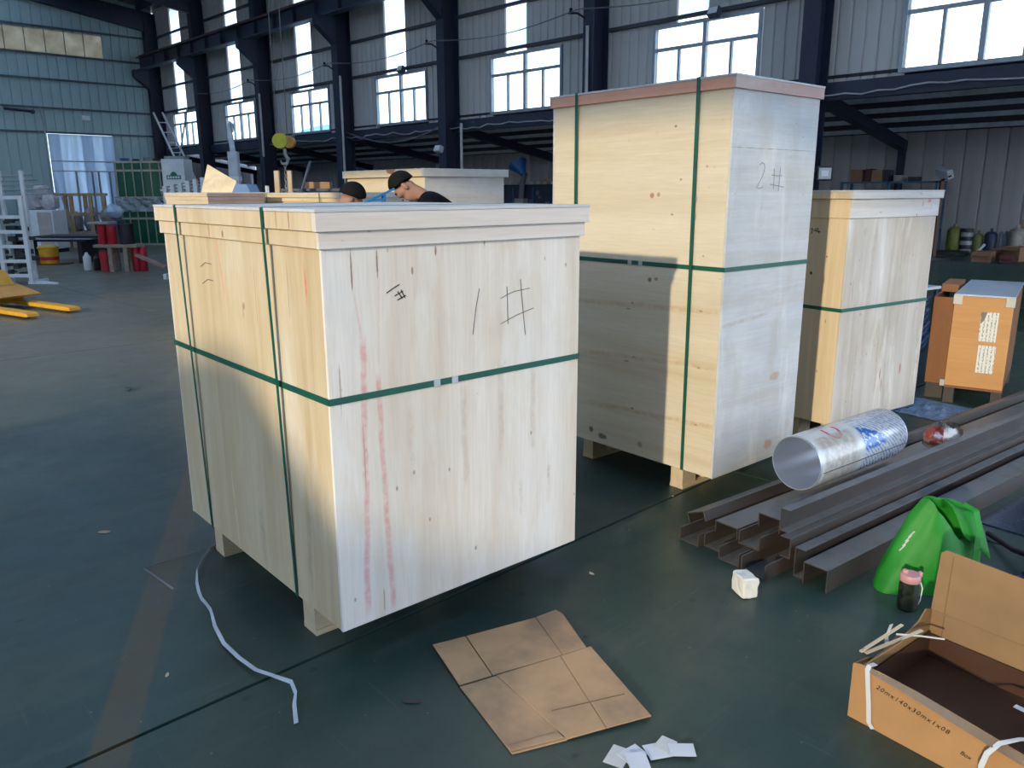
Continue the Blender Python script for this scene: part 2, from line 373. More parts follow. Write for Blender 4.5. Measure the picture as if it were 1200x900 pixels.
for y in COLY:
    for (x0, x1, d0, d1) in ((11.75, 1.9, .62, .34), (-7.95, 1.9, .62, .34)):
        MB().prism([(x0, rz(x0) - d0 + .1), (x0, rz(x0) + .12), (x1, rz(x1) + .12), (x1, rz(x1) - d1 + .1)], lambda u, v, t: (u, t, v), y + .06, y + .19).build('rafter', NAVY, ceil)
# back wall
wb = sempty('wall_back'); BY = 30.16
bh = [(5.36, 10.0, 6.0, 6.71), (7.97, 10.0, 0, 3.51)]
panels(wb, W_BACK, -7.98, 11.74, .29, 0, lambda x: rz(x) + .3, bh, 'x', BY); panels(wb, W_ANX, 11.74, 15.2, .29, 0, lambda x: 3.0, [], 'x', BY)
for z in (3.52, 4.28, 5.17, 5.94, 6.76):
    MB().box((-8, BY - .06, z), (11.35, BY, z + .055)).build('girt', paint('girt_back', (.07, .09, .11), .5), wb)
for i in range(8):
    MB().box((10.0 - .58 * i - .565, BY + .015, 6.0), (10.0 - .58 * i, BY + .03, 6.71)).build('daylight_sheet', DAY2, wb)
    MB().box((10.0 - .58 * i - .58, BY, 6.0), (10.0 - .58 * i - .565, BY + .03, 6.71)).build('glazing_bar', GIRT, wb)
def doormat(name, col, k_):
    gd = G(name); nz = gd.noise(gd.map(gd.co(), (6, 1, .4)), 1, 3); cc = gd.mix(gd.ramp(nz, .35, .65), tuple(v * .72 for v in col), col)
    tl = gd.n('BsdfTranslucent', Color=cc); gd.set(gd.b.inputs['Base Color'], (.62, .72, .80)); gd.b.inputs['Roughness'].default_value = .35
    mxs = gd.n('MixShader', _0=k_); gd.t.links.new(gd.b.outputs[0], mxs.inputs[1]); gd.t.links.new(tl.outputs[0], mxs.inputs[2]); gd.t.links.new(mxs.outputs[0], gd.out.inputs[0]); return gd.m
DOORM = doormat('door_sheet', (.46, .55, .64), .6); DOORM2 = doormat('door_sheet_pale', (.60, .68, .74), .75)
dr = sempty('door_1', (0, BY, 0))
for i in range(6):
    x = 7.97 + i * .3383
    MB().box((x, -.03, .9 if i % 2 else 0), (x + .338, -.01, 3.5)).build('door_panel', (DOORM, DOORM2, DOORM2, DOORM, DOORM2, DOORM)[i], dr)
    if i % 2: MB().box((x + .02, -.028, .02), (x + .31, -.008, .88)).build('door_panel', DOORM, dr)
for z in (.88, 2.3, 2.62): MB().box((7.97, -.05, z), (10.0, -.03, z + .035)).build('door_rail', ALU, dr)
for x in (8.66, 9.16, 9.36, 9.72): MB().box((x, -.06, 0), (x + .06, -.03, 2.3)).build('door_stile', ALU, dr)
MB().tube([(7.9, -.05, 0), (7.9, -.05, 3.9), (7.84, -.05, 4.3)], .025).build('door_post', ALU, dr)
o = MB().box((9.05, 30.02, 3.98), (9.3, 30.1, 4.12)).build('flood_light', WHITE); tag(o, 'small white floodlight on the far wall above the white door', 'lamp')
o = MB().tube([(6.8, 30.0, 4.2), (7.55, 30.0, 4.16)], .04).ball((7.6, 30.0, 4.15), .07).build('wall_bracket', NAVY); tag(o, 'dark bracket arm on the far wall left of the white door', 'bracket')
# left wall with a wide gate opening, gate stays open to the yard
wv = sempty('wall_left')
panels(wv, W_BACK, -6, 30.2, .6, 0, lambda y: 7.8, [(-4.6, 2.4, 0, 5.07), (3.5, 10.4, 0, 5.85), (-6, 30.2, 6.0, 7.25)], 'y', -8.05)
wn = sempty('wall_front')
panels(wn, W_BACK, -8.0, 11.7, .6, 0, lambda x: rz(x) + .25, [(GATE0, GATE1, 0, GATEH)], 'x', -6.0)
for i in range(12): MB().box((-8.04, -6 + i * 3.0, 6.0), (-8.03, -3.02 + i * 3.0, 7.25)).build('daylight_sheet', DAY, wv)  # unseen daylight band, added as fill light for the shaded crate sides
# annex (lean-to) beyond the columns
an = sempty('wall_annex'); panels(an, W_ANX, -2, 30, .32, 0, lambda y: 2.62, [], 'y', 15.1)
eb = MB().box((11.62, -2.5, 2.86), (11.74, 30, 3.10)).build('trim_eave_beam', NAVY); struct(eb)
ra = sempty('ceiling_annex'); az = lambda x: 3.06 - (x - 11.8) * .175
MB().prism([(11.75, az(11.75) + .1), (15.3, az(15.3) + .1), (15.3, az(15.3) + .14), (11.75, az(11.75) + .14)], lambda u, v, t: (u, t, v), -2.5, 30).build('roof_sheet', paint('annex_roof', (.010, .014, .030), .6), ra)
PUR = paint('annex_purlin', (.62, .72, .80), .5)
for x in (12.25, 12.85, 13.45, 14.05, 14.7):
    MB().prism([(x, az(x) + .03), (x + .07, az(x) + .03), (x + .07, az(x) + .04), (x + .01, az(x) + .04), (x + .01, az(x) + .08), (x + .07, az(x) + .08), (x + .07, az(x) + .1), (x, az(x) + .1)], lambda u, v, t: (u, t, v), -2.5, 29.9).build('purlin', PUR, ra)
for y in COLY[1:]:
    MB().prism([(11.74, az(11.74) - .22), (15.1, az(15.1) - .2), (15.1, az(15.1) - .04), (11.74, az(11.74) - .04)], lambda u, v, t: (u, t, v), y + .05, y + .2).build('rafter', NAVY, ra)
    MB().box((14.98, y + .06, 0), (15.08, y + .16, 2.3)).build('post', NAVY, ra)
sf = MB().box((12.7, -2.4, 0), (15.1, 29.9, .6)).build('floor_annex', FLOOR); struct(sf)

# unseen guessed shed, its outline shaped to shade the first crate's lower part
hx, hy = math.cos(SUN_HEAD), math.sin(SUN_HEAD)
shed = sempty('wall_shadow_shed')
prof = [(1.15, -.06), (1.15, 2.97), (1.71, 3.35), (2.10, 3.63), (2.35, 3.85), (2.60, 3.86), (2.93, 3.83), (5.4, 3.72), (5.4, -.06)]
MB().prism(prof, lambda p, z, t: (hx * t - hy * p, hy * t + hx * p, z), -13.0, -9.0).build('shadow_shed_wall', wallmat('shadow_shed_mat', (.42, .40, .37)), shed)
sky_block = sempty('wall_sky_block')  # unseen building added to hold back sky light from the left
MB().box((-34, -45, -.06), (-30, 50, 7.6)).build('sky_block_wall', wallmat('sky_block_mat', (.20, .20, .20)), sky_block); MB().box((-34.4, -45.5, 7.6), (-29.6, 50.5, 7.9)).build('sky_block_eave', W_ROOF, sky_block)
# building with a blue roof far outside the third window
bb = thing('outside_building', 'pale blue roofed building outside, seen through a window left of the columns', 'building', (30, 50.5, 0))
MB().box((-.3, -2.2, -.06), (4, 2.2, 5.6)).build('building_wall', WHITE, bb); MB().prism([(-.6, 5.6), (4.2, 5.6), (1.8, 6.3)], lambda u, v, t: (u, t, v), -2.5, 2.5).build('roof', paint('blue_roof', (.10, .35, .55), .5), bb)

# ------------------------------------------------------------------ crates
def strokes(parent, name, mat, face, lines, w=.0035, off=.0009):
    m = MB()
    for ln in lines:
        if face == 'F': m.ribbon([(a, -off, z) for a, z in ln], (0, 0, 0) if False else [(-(q2[1] - q1[1]), 0, q2[0] - q1[0]) for q1, q2 in zip(ln, ln[1:])] + [(-(ln[-1][1] - ln[-2][1]), 0, ln[-1][0] - ln[-2][0])], w, .0006)
        else: m.ribbon([(-off, b, z) for b, z in ln], [(0, -(q2[1] - q1[1]), q2[0] - q1[0]) for q1, q2 in zip(ln, ln[1:])] + [(0, -(ln[-1][1] - ln[-2][1]), ln[-1][0] - ln[-2][0])], w, .0006)
    return m.build(name, mat, parent)

def crate(label, loc, yaw, W, D, zb, z1, zm, zt, o1, o2, mF, mL, mLid, mLidL, skids, vstr=(), zs=None, seals=(), inset=.04, strapm=None, name='plywood_crate', skm=None):
    e = thing(name, label, 'crate', (loc[0], loc[1], 0), yaw, 'strapped plywood crates')
    t = .012; bv = .0015
    MB().box((0, 0, zb), (W, t, z1 + .02)).build('front_panel', mF, e, bevel=bv); MB().box((0, D - t, zb), (W, D, z1 + .02)).build('back_panel', mF, e, bevel=bv)
    MB().box((.0005, t, zb + .002), (t, D - t, z1 + .02)).build('side_panel', mL, e, bevel=bv); MB().box((W - t, t, zb + .002), (W - .0005, D - t, z1 + .02)).build('side_panel', mL, e, bevel=bv)
    MB().box((t, t, zb), (W - t, D - t, zb + .015)).build('bottom_panel', mL, e)
    for (za, zc, o, hh) in ((z1, zm, o1, o1 - .001), (zm, zt - .010, o2, o2 - .001)):
        if zc - za < .012: continue
        MB().box((-o, -o, za), (W + o, 0 if o == o1 else 0, zc)).build('lid_board', mLid, e, bevel=bv); MB().box((-o, D, za), (W + o, D + o, zc)).build('lid_board', mLid, e, bevel=bv)
        MB().box((-o + .0006, 0.0, za + .001), (0, D, zc)).build('lid_board', mLidL, e, bevel=bv); MB().box((W, 0.0, za + .001), (W + o - .0006, D, zc)).build('lid_board', mLidL, e, bevel=bv)
    MB().box((-o2 - .002, -o2 - .002, zt - .010), (W + o2 + .002, D + o2 + .002, zt)).build('lid_sheet', mLidL if False else LIDTOP, e, bevel=bv)
    for (b0, b1) in skids:
        rail = MB().box((inset, b0, 0), (W - inset, b1, .022)).build('skid_rail', skm or SKID, e, bevel=bv)
        for x0 in (inset, W / 2 - .06, W - inset - .12):
            MB().box((x0, b0 + .004, .022), (x0 + .12, b1 - .004, zb)).build('skid_block', skm or SKID, rail, bevel=bv)
    sm = strapm or STRAP
    for b in vstr:
        g = .0025
        MB().ribbon([(.03, b, zb - .003), (-g, b, zb), (-o2 - .004, b, zm + .001), (-o2 - .005, b, zt), (-o2, b, zt + .0025), (W + o2, b, zt + .0025), (W + o2 + .005, b, zt), (W + o2 + .004, b, zm), (W + g, b, zb), (W - .03, b, zb - .003)], (0, 1, 0), .019, .0012).build('strap', sm, e)
    if zs:
        g = .003; h = .011; m = MB()
        m.box((-g - .001, -g, zs - h), (-g, D + g, zs + h)).box((W + g, -g, zs - h), (W + g + .001, D + g, zs + h)).box((-g, -g - .001, zs - h), (W + g, -g, zs + h)).box((-g, D + g, zs - h), (W + g, D + g + .001, zs + h))
        stp = m.build('strap', sm, e)
    for (fc, u, z) in seals:
        if fc == 'F': MB().box((u - .013, -.0065, z - .0125), (u + .013, -.0045, z + .0125)).build('strap_seal', SEAL, stp)
        elif fc == 'L': MB().box((-.0065, u - .013, z - .0125), (-.0045, u + .013, z + .0125)).build('strap_seal', SEAL, stp)
    return e
SKID = ply('skid_timber', (.62, .48, .31), 'x', 'x', speck=.5, white=.15)
LIDTOP = ply('lid_top', (.62, .62, .62), 'x', 'x', white=.5, speck=.2)
PINK = (.70, .20, .20); DB = (.25, .11, .06); KN = (.38, .16, .09)
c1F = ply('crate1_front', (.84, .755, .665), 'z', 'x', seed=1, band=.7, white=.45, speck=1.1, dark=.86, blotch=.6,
    knots=[(.10, 1.36, .004, .07, DB, .8), (.193, 1.38, .004, .05, DB, .8), (.42, 1.41, .005, .02, DB, .8), (.63, 1.43, .004, .02, DB, .7), (.325, 1.35, .005, .014, DB, .7), (.04, 1.0, .004, .09, (.36, .22, .12), .6), (.115, .75, .003, .14, (.40, .25, .12), .6), (.165, .22, .004, .05, (.42, .24, .12), .7)],
    streaks=[(.13, 1.16, .10, .19, .017, PINK, .55), (.178, 1.03, .20, .17, .014, PINK, .6), (.105, 1.30, .13, 1.12, .006, PINK, .35), (.195, 1.34, .18, 1.03, .005, PINK, .25),
             (.52, .95, .53, .55, .02, (.50, .38, .28), .4), (.70, 1.0, .70, .6, .02, (.50, .38, .28), .4), (.86, .98, .86, .6, .018, (.50, .38, .28), .4), (.80, .52, .80, .36, .012, (.42, .32, .24), .45), (.95, .58, .95, .38, .012, (.42, .32, .24), .45), (.30, .9, .30, .6, .02, (.52, .40, .30), .3)])
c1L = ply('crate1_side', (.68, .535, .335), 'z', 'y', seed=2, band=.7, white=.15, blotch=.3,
    knots=[(.61, 1.20, .012, .016, KN, .6), (.62, 1.18, .006, .03, KN, .5), (.24, 1.3, .003, .12, DB, .5), (.50, 1.25, .003, .14, DB, .45)],
    streaks=[(.82, 1.44, .785, 1.22, .009, (.80, .17, .16), .5), (.12, 1.39, .11, 1.25, .009, (.80, .10, .10), .8), (.865, 1.215, .865, 1.195, .02, (.80, .2, .16), .5), (.20, .55, .22, .2, .03, (.30, .22, .17), .35), (.62, .42, .60, .18, .03, (.30, .22, .17), .35), (.88, .5, .86, .17, .006, (.92, .88, .80), .5)])
c1Lid = ply('crate1_lid', (.79, .69, .61), 'x', 'x', seed=3, white=.25); c1LidL = ply('crate1_lid_side', (.72, .575, .38), 'z', 'y', seed=4, white=.1, knots=[(.85, 1.46, .010, .04, (.45, .22, .10), .6), (.24, 1.52, .008, .04, (.48, .26, .12), .6), (.15, 1.52, .005, .04, DB, .6), (.72, 1.455, .010, .014, DB, .7)])
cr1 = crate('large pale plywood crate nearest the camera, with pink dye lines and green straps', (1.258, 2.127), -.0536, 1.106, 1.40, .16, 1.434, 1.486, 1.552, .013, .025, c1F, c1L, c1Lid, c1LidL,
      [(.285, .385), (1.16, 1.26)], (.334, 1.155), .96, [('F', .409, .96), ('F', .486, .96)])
strokes(cr1, 'marker_writing', BLACK, 'F', [[(.223, 1.285), (.248, 1.298), (.273, 1.309)]], .0036)
strokes(cr1, 'marker_writing', BLACK, 'F', [[(.265, 1.287), (.282, 1.263)], [(.278, 1.291), (.293, 1.265)], [(.253, 1.273), (.286, 1.287)], [(.263, 1.259), (.296, 1.272)]], .0036)
strokes(cr1, 'faint_writing', INKL, 'F', [[(.604, 1.269), (.588, 1.206), (.572, 1.109)]], .0028)
strokes(cr1, 'faint_writing', INKL, 'F', [[(.732, 1.266), (.736, 1.13)], [(.797, 1.288), (.808, 1.185), (.821, 1.079)], [(.702, 1.226), (.735, 1.238), (.768, 1.246), (.842, 1.252)], [(.701, 1.133), (.778, 1.158), (.863, 1.176)]], .0028)
strokes(cr1, 'faint_writing', INKL, 'L', [[(1.0, 1.318), (.95, 1.336), (.889, 1.334)]], .003)
strokes(cr1, 'faint_writing', INKL, 'L', [[(1.0, 1.25), (.94, 1.272), (.88, 1.27)]], .003)
# tall crate
gk = (.40, .20, .12)
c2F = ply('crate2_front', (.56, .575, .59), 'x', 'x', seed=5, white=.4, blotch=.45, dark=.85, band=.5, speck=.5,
    knots=[(.52, .63, .055, .028, (.47, .32, .22), .8), (.50, .25, .045, .03, (.48, .26, .17), .7), (.69, .33, .03, .03, (.62, .48, .36), .5)],
    streaks=[(.0, .95, .42, .985, .016, (.45, .36, .27), .6), (.3, 1.09, .75, 1.10, .02, (.48, .40, .34), .4), (.1, 1.0, .75, 1.04, .02, (.50, .42, .36), .35), (0, 1.80, .75, 1.80, .003, (.25, .2, .18), .8)])
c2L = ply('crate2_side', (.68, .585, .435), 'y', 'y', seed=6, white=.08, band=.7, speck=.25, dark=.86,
    knots=[(.462, 1.58, .016, .016, KN, .85), (.421, 1.583, .014, .012, gk, .8), (.329, 1.911, .009, .007, DB, .85), (.284, 1.657, .009, .007, KN, .8), (.329, 1.487, .011, .007, KN, .8), (.132, 1.716, .009, .008, gk, .7), (.127, 1.29, .008, .006, KN, .7), (.458, 1.149, .014, .014, DB, .9), (.416, 1.155, .014, .010, KN, .8),
           (.858, .238, .02, .02, (.06, .05, .06), .8), (.767, .215, .04, .02, (.07, .06, .07), .8), (.485, .234, .02, .02, (.2, .15, .1), .6), (.572, 1.016, .01, .006, DB, .8), (.124, 1.018, .012, .006, DB, .7), (.548, .429, .012, .006, DB, .8), (.55, .72, .011, .006, DB, .8), (.60, .69, .02, .005, DB, .6), (.60, .98, .02, .005, DB, .6), (.12, .73, .012, .006, DB, .7), (.12, .43, .012, .006, DB, .7)],
    streaks=[(1.1, .985, .0, 1.025, .02, (.50, .30, .17), .5), (.9, .70, .0, .745, .018, (.50, .30, .17), .55), (.9, .40, .0, .44, .018, (.50, .30, .17), .55)])
c2Lid = ply('crate2_lid', (.56, .38, .33), 'x', 'x', seed=7, white=.35, speck=.2); c2LidL = ply('crate2_lid_side', (.72, .37, .25), 'y', 'y', seed=8, white=.05, speck=.2)
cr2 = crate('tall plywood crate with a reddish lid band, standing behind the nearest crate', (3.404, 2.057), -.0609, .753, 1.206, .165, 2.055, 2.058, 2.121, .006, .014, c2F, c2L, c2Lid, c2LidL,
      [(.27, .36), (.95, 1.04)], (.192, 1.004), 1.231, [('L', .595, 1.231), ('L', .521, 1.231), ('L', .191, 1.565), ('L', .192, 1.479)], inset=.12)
strokes(cr2, 'pencil_writing', INKB, 'F', [[(.238, 1.722), (.258, 1.735), (.280, 1.728), (.286, 1.708), (.27, 1.671), (.245, 1.64), (.222, 1.615), (.25, 1.612), (.283, 1.619)]], .004)
strokes(cr2, 'pencil_writing', INKB, 'F', [[(.369, 1.709), (.374, 1.646), (.372, 1.61)], [(.425, 1.714), (.424, 1.672), (.42, 1.60)], [(.35, 1.677), (.40, 1.673), (.446, 1.675)], [(.343, 1.632), (.40, 1.626), (.468, 1.618)]], .004)
# third crate
c3F = ply('crate3_front', (.565, .51, .45), 'z', 'x', seed=9, white=.2, blotch=.6, dark=.62, band=.85, speck=1.2,
    knots=[(.49, .44, .007, .05, (.35, .14, .08), .8), (.515, .37, .006, .05, (.36, .16, .09), .7), (.722, .45, .010, .05, (.33, .14, .09), .75), (.10, 1.0, .004, .09, DB, .5), (.17, 1.36, .02, .03, (.42, .36, .32), .5)],
    streaks=[(.28, 1.40, .26, .5, .02, (.40, .32, .26), .5), (.42, .8, .45, .3, .015, (.42, .28, .2), .5), (.20, .7, .2, .2, .012, (.40, .26, .18), .5), (.62, .8, .6, .3, .012, (.42, .3, .22), .4)])
c3L = ply('crate3_side', (.75, .60, .40), 'z', 'y', seed=10, white=.03, band=.5, speck=.35, knots=[(.13, 1.212, .008, .01, DB, .8), (.231, 1.105, .011, .013, (.12, .05, .03), .95), (.10, .82, .006, .014, KN, .7), (.13, .5, .006, .01, DB, .6)])
c3Lid = ply('crate3_lid', (.66, .62, .58), 'x', 'x', seed=11, white=.4, knots=[(.76, 1.52, .012, .02, (.6, .2, .2), .5), (.83, 1.535, .025, .012, (.75, .12, .14), .8), (.86, 1.50, .006, .03, (.65, .25, .25), .5), (.70, 1.45, .006, .01, DB, .8)])
cr3 = crate('medium plywood crate behind the shiny metal tube, right of the tall crate', (4.735, 2.05), -.1698, .947, 1.10, .17, 1.44, 1.553, 1.603, .008, .024, c3F, c3L, c3Lid, c3L,
      [(.25, .35), (.75, .85)], (), .896)
strokes(cr3, 'marker_writing', BLACK, 'L', [[(.258, 1.372), (.248, 1.376), (.243, 1.366), (.252, 1.36), (.244, 1.352), (.255, 1.344)], [(.228, 1.372), (.205, 1.378), (.205, 1.36), (.195, 1.35)], [(.236, 1.365), (.19, 1.357)]], .005)
# far crates
fW = ply('far_crate_side', (.74, .60, .40), 'y', 'y', seed=12, white=.1); fF = ply('far_crate_front', (.56, .53, .50), 'x', 'x', seed=13, white=.45, speck=.8)
cr4 = crate('far plywood crate behind the two workers, grey end panel, no straps', (6.723, 8.625), -.06, 1.367, 2.06, .15, 1.80, 1.803, 1.906, .004, .05, fF, fW, fF, fW, [(.3, .4), (1.6, 1.7)])
MB().prism([(-.052, .52), (-.052, .68), (-.052, .60)][:0] or [(.86, 1.905), (.62, 1.905), (.72, 1.84), (.84, 1.86)], lambda u, v, t: (t, u, v), -.0535, -.0515).build('torn_veneer', paint('torn_veneer', (.38, .17, .09), .7), cr4)
cr5 = crate('low wide crate seen only by its lid, left of the worker with short hair', (4.483, 7.11), -.06, 1.0, 1.91, .15, 1.50, 1.545, 1.598, .014, .03, fF, fW, fF, fW, [(.3, .4), (1.5, 1.6)], (.42, 1.72), None, strapm=STRAPP)
cr6 = crate('narrow crate lid behind the nearest crate, carrying a tilted plywood sheet', (3.69, 8.448), -.06, .62, 1.374, .15, 1.52, 1.56, 1.603, .006, .012, paint('mauve_ply', (.36, .26, .24), .7), fW, paint('mauve_ply', (.36, .26, .24), .7), fW, [(.2, .3), (1.0, 1.1)])
P = [Vector(q) for q in ((3.86, 9.0, 1.603), (4.107, 8.757, 1.603), (4.163, 8.745, 1.722), (3.96, 9.0, 1.909))]
nn = (P[1] - P[0]).cross(P[3] - P[0]).normalized() * .006
m = MB(); m.add([p - nn for p in P] + [p + nn for p in P], [(0, 1, 2, 3), (7, 6, 5, 4), (0, 4, 5, 1), (1, 5, 6, 2), (2, 6, 7, 3), (3, 7, 4, 0)])
tag(m.build('plywood_sheet', ply('loose_sheet', (.76, .62, .40), 'x', 'x', seed=15, speck=.2, white=.05)), 'tilted offcut of clean yellow plywood standing on a far crate lid', 'plywood sheet')
o = MB().prism([(-.20, 0), (.20, 0), (.20, 1.40), (.07, 1.70), (-.13, 1.70), (-.20, 1.5)], lambda u, v, t: (u * .72 - t * .69, -u * .69 - t * .72, v), -.2, .2).build('blue_hood', paint('blue_enamel', (.09, .22, .45), .4), loc=(4.66, 9.55, 0)); tag(o, 'blue sloped machine hood just right of the tilted plywood sheet', 'machine')

# ------------------------------------------------------------------ steel channel pile
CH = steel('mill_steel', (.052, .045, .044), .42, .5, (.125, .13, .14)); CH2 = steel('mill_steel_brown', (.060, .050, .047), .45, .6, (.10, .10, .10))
def channel(label, x0, y0, z0, w, h, mode, L, mat, roll=0, hd=-6.5):
    t = .006; w2 = w / 2
    pr = [(-w2, 0), (-w2 + t, 0), (-w2 + t, h - t), (w2 - t, h - t), (w2 - t, 0), (w2, 0), (w2, h), (-w2, h)]     # web on top, flanges down
    if mode == 'up': pr = [(u, h - v) for u, v in pr][::-1]
    if mode == 'right': pr = [(v - h / 2, u + w2) for u, v in pr]           # web on the +y side, flanges reaching to -y ... stands w tall
    if mode == 'left': pr = [(h / 2 - v, u + w2) for u, v in pr][::-1]
    if roll:
        c_, s_ = math.cos(roll), math.sin(roll); pr = [(u * c_ - v * s_, u * s_ + v * c_) for u, v in pr]
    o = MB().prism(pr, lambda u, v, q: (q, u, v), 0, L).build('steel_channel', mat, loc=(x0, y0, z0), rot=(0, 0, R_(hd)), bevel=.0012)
    return tag(o, label, 'steel channel', 'pile of brown steel channels')
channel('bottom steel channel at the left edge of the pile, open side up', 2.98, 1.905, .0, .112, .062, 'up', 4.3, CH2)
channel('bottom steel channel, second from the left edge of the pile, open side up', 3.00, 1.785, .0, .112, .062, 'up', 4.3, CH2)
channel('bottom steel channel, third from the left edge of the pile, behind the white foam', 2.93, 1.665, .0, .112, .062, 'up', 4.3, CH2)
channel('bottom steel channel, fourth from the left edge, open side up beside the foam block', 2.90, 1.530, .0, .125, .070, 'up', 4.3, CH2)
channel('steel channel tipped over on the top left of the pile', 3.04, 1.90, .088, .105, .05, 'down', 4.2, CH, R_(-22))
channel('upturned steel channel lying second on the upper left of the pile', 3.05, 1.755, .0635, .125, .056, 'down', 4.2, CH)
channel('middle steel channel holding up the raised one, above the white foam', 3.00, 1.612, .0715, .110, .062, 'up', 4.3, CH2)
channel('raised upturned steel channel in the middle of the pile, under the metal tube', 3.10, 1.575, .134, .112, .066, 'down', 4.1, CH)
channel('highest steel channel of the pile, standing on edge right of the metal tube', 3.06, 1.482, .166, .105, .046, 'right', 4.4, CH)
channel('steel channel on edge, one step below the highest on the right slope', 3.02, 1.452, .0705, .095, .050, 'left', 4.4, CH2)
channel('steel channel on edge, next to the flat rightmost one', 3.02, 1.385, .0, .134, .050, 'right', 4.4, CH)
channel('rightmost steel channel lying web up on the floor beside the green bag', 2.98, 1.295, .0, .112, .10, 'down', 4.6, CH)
# metal tube in printed film
tb = thing('metal_tube', 'shiny large round metal tube wrapped in printed film, lying on the channels', 'tube', (3.45, 1.64, .345), R_(-6.5))
Mx = Matrix.Rotation(math.pi / 2, 4, 'Y')
g = G('bright_zinc'); n = g.noise(g.map(g.co(), (2, 14, 14)), 1, 4); g.b.inputs['Anisotropic'].default_value = .5
ZINC = g.fin(g.mix(n, (.50, .57, .70), (.64, .72, .86)), .34, .65)
MB().lathe([(.130, 0), (.130, .80), (.126, .80), (.126, 0), (.130, 0)], 64, Mx, False).build('tube_shell', ZINC, tb)
g = G('printed_film'); co = g.co(); x = g.xyz(co)
an_ = g.math('ARCTAN2', x[1], x[2])                    # angle round the tube, 0 = top
uu = x[0]; vv_ = g.math('MULTIPLY', an_, .131)
cv = g.n('CombineXYZ', _0=uu, _1=vv_).outputs[0]
def rot2(cv_, ang): return g.n('VectorRotate', {'rotation_type': 'Z_AXIS'}, Vector=cv_, Angle=ang).outputs[0]
tx = g.noise(g.map(rot2(cv, .75), (38, 120, 1)), 1, 1, .4)
base = g.mix(g.noise(co, 9, 4), (.42, .45, .48), (.60, .64, .68))
rws = g.math('GREATER_THAN', g.math('SINE', g.math('MULTIPLY', g.xyz(rot2(cv, .75))[1], 330)), -.1)
blk = g.math('MULTIPLY', g.sramp(uu, .36, .40), g.math('MULTIPLY', rws, g.math('GREATER_THAN', tx, .47)))
c = g.mix(g.math('MULTIPLY', blk, .7), base, (.07, .17, .42))
nlog = g.noise(g.map(rot2(cv, .5), (30, 55, 1)), 1, 2, .5)
lg = g.math('MULTIPLY', g.math('MULTIPLY', g.sramp(uu, .38, .40), g.sramp(uu, .60, .56)), g.math('MULTIPLY', g.sramp(vv_, -.195, -.18), g.math('LESS_THAN', vv_, g.math('MULTIPLY_ADD', g.math('SUBTRACT', uu, .38), -.45, -.05))))
c = g.mix(g.math('MULTIPLY', lg, g.math('GREATER_THAN', nlog, .43)), c, (.010, .12, .42))
# red ring logo
du = g.math('SUBTRACT', uu, .22); dv = g.math('SUBTRACT', vv_, -.03)
rr_ = g.math('SQRT', g.math('ADD', g.math('MULTIPLY', du, du), g.math('MULTIPLY', g.math('MULTIPLY', dv, dv), .8)))
ring = g.math('MULTIPLY', g.math('GREATER_THAN', rr_, .040), g.math('LESS_THAN', rr_, .056))
c = g.mix(g.math('MULTIPLY', ring, g.math('LESS_THAN', dv, .025)), c, (.55, .06, .14))
# rubbed grey-brown patch near the mouth
pt = g.math('MULTIPLY', g.math('MULTIPLY', g.sramp(uu, .02, .05), g.sramp(uu, .36, .30)), g.sramp(vv_, -.045, -.06))
c = g.mix(g.math('MULTIPLY', pt, g.ramp(g.noise(co, 30, 4), .2, .6)), c, (.36, .34, .31))
FILM = g.fin(c, .20, .12, .8); g.bump(g.noise(co, 14, 3), .15, .004)
MB().lathe([(.1302, .012), (.1325, .018), (.1325, .79), (.1302, .795), (.1302, .012)], 64, Mx, False).build('printed_film', FILM, tb)
MB().ribbon([(.02 + i * .075, -.1335 * math.sin(1.72), .1335 * math.cos(1.72)) for i in range(11)], (0, .15, .99), .004, .001).build('film_line', DARK, tb)  # thin dark line along the lower side of the tube
# red bottle in clear plastic behind the tube
pb = thing('red_plastic_bag', 'crumpled clear bag holding something dark red, at the far end of the metal tube', 'bag', (4.62, 1.42, .203))
MB().ball((0, -.01, .075), (.10, .055, .05), 14, 9, .25, 3).build('red_filling', paint('dark_red', (.30, .035, .02), .4), pb)
gq = G('clear_plastic'); t1 = gq.n('BsdfTransparent', Color=(.85, .82, .78)); gl2 = gq.n('BsdfGlossy', Roughness=.15, Color=(.7, .7, .7)); ms = gq.n('MixShader', _0=.25); gq.t.links.new(t1.outputs[0], ms.inputs[1]); gq.t.links.new(gl2.outputs[0], ms.inputs[2]); gq.t.links.new(ms.outputs[0], gq.out.inputs[0])
MB().ball((.06, -.03, .07), (.19, .075, .07), 18, 10, .3, 5).build('clear_film', gq.m, pb)

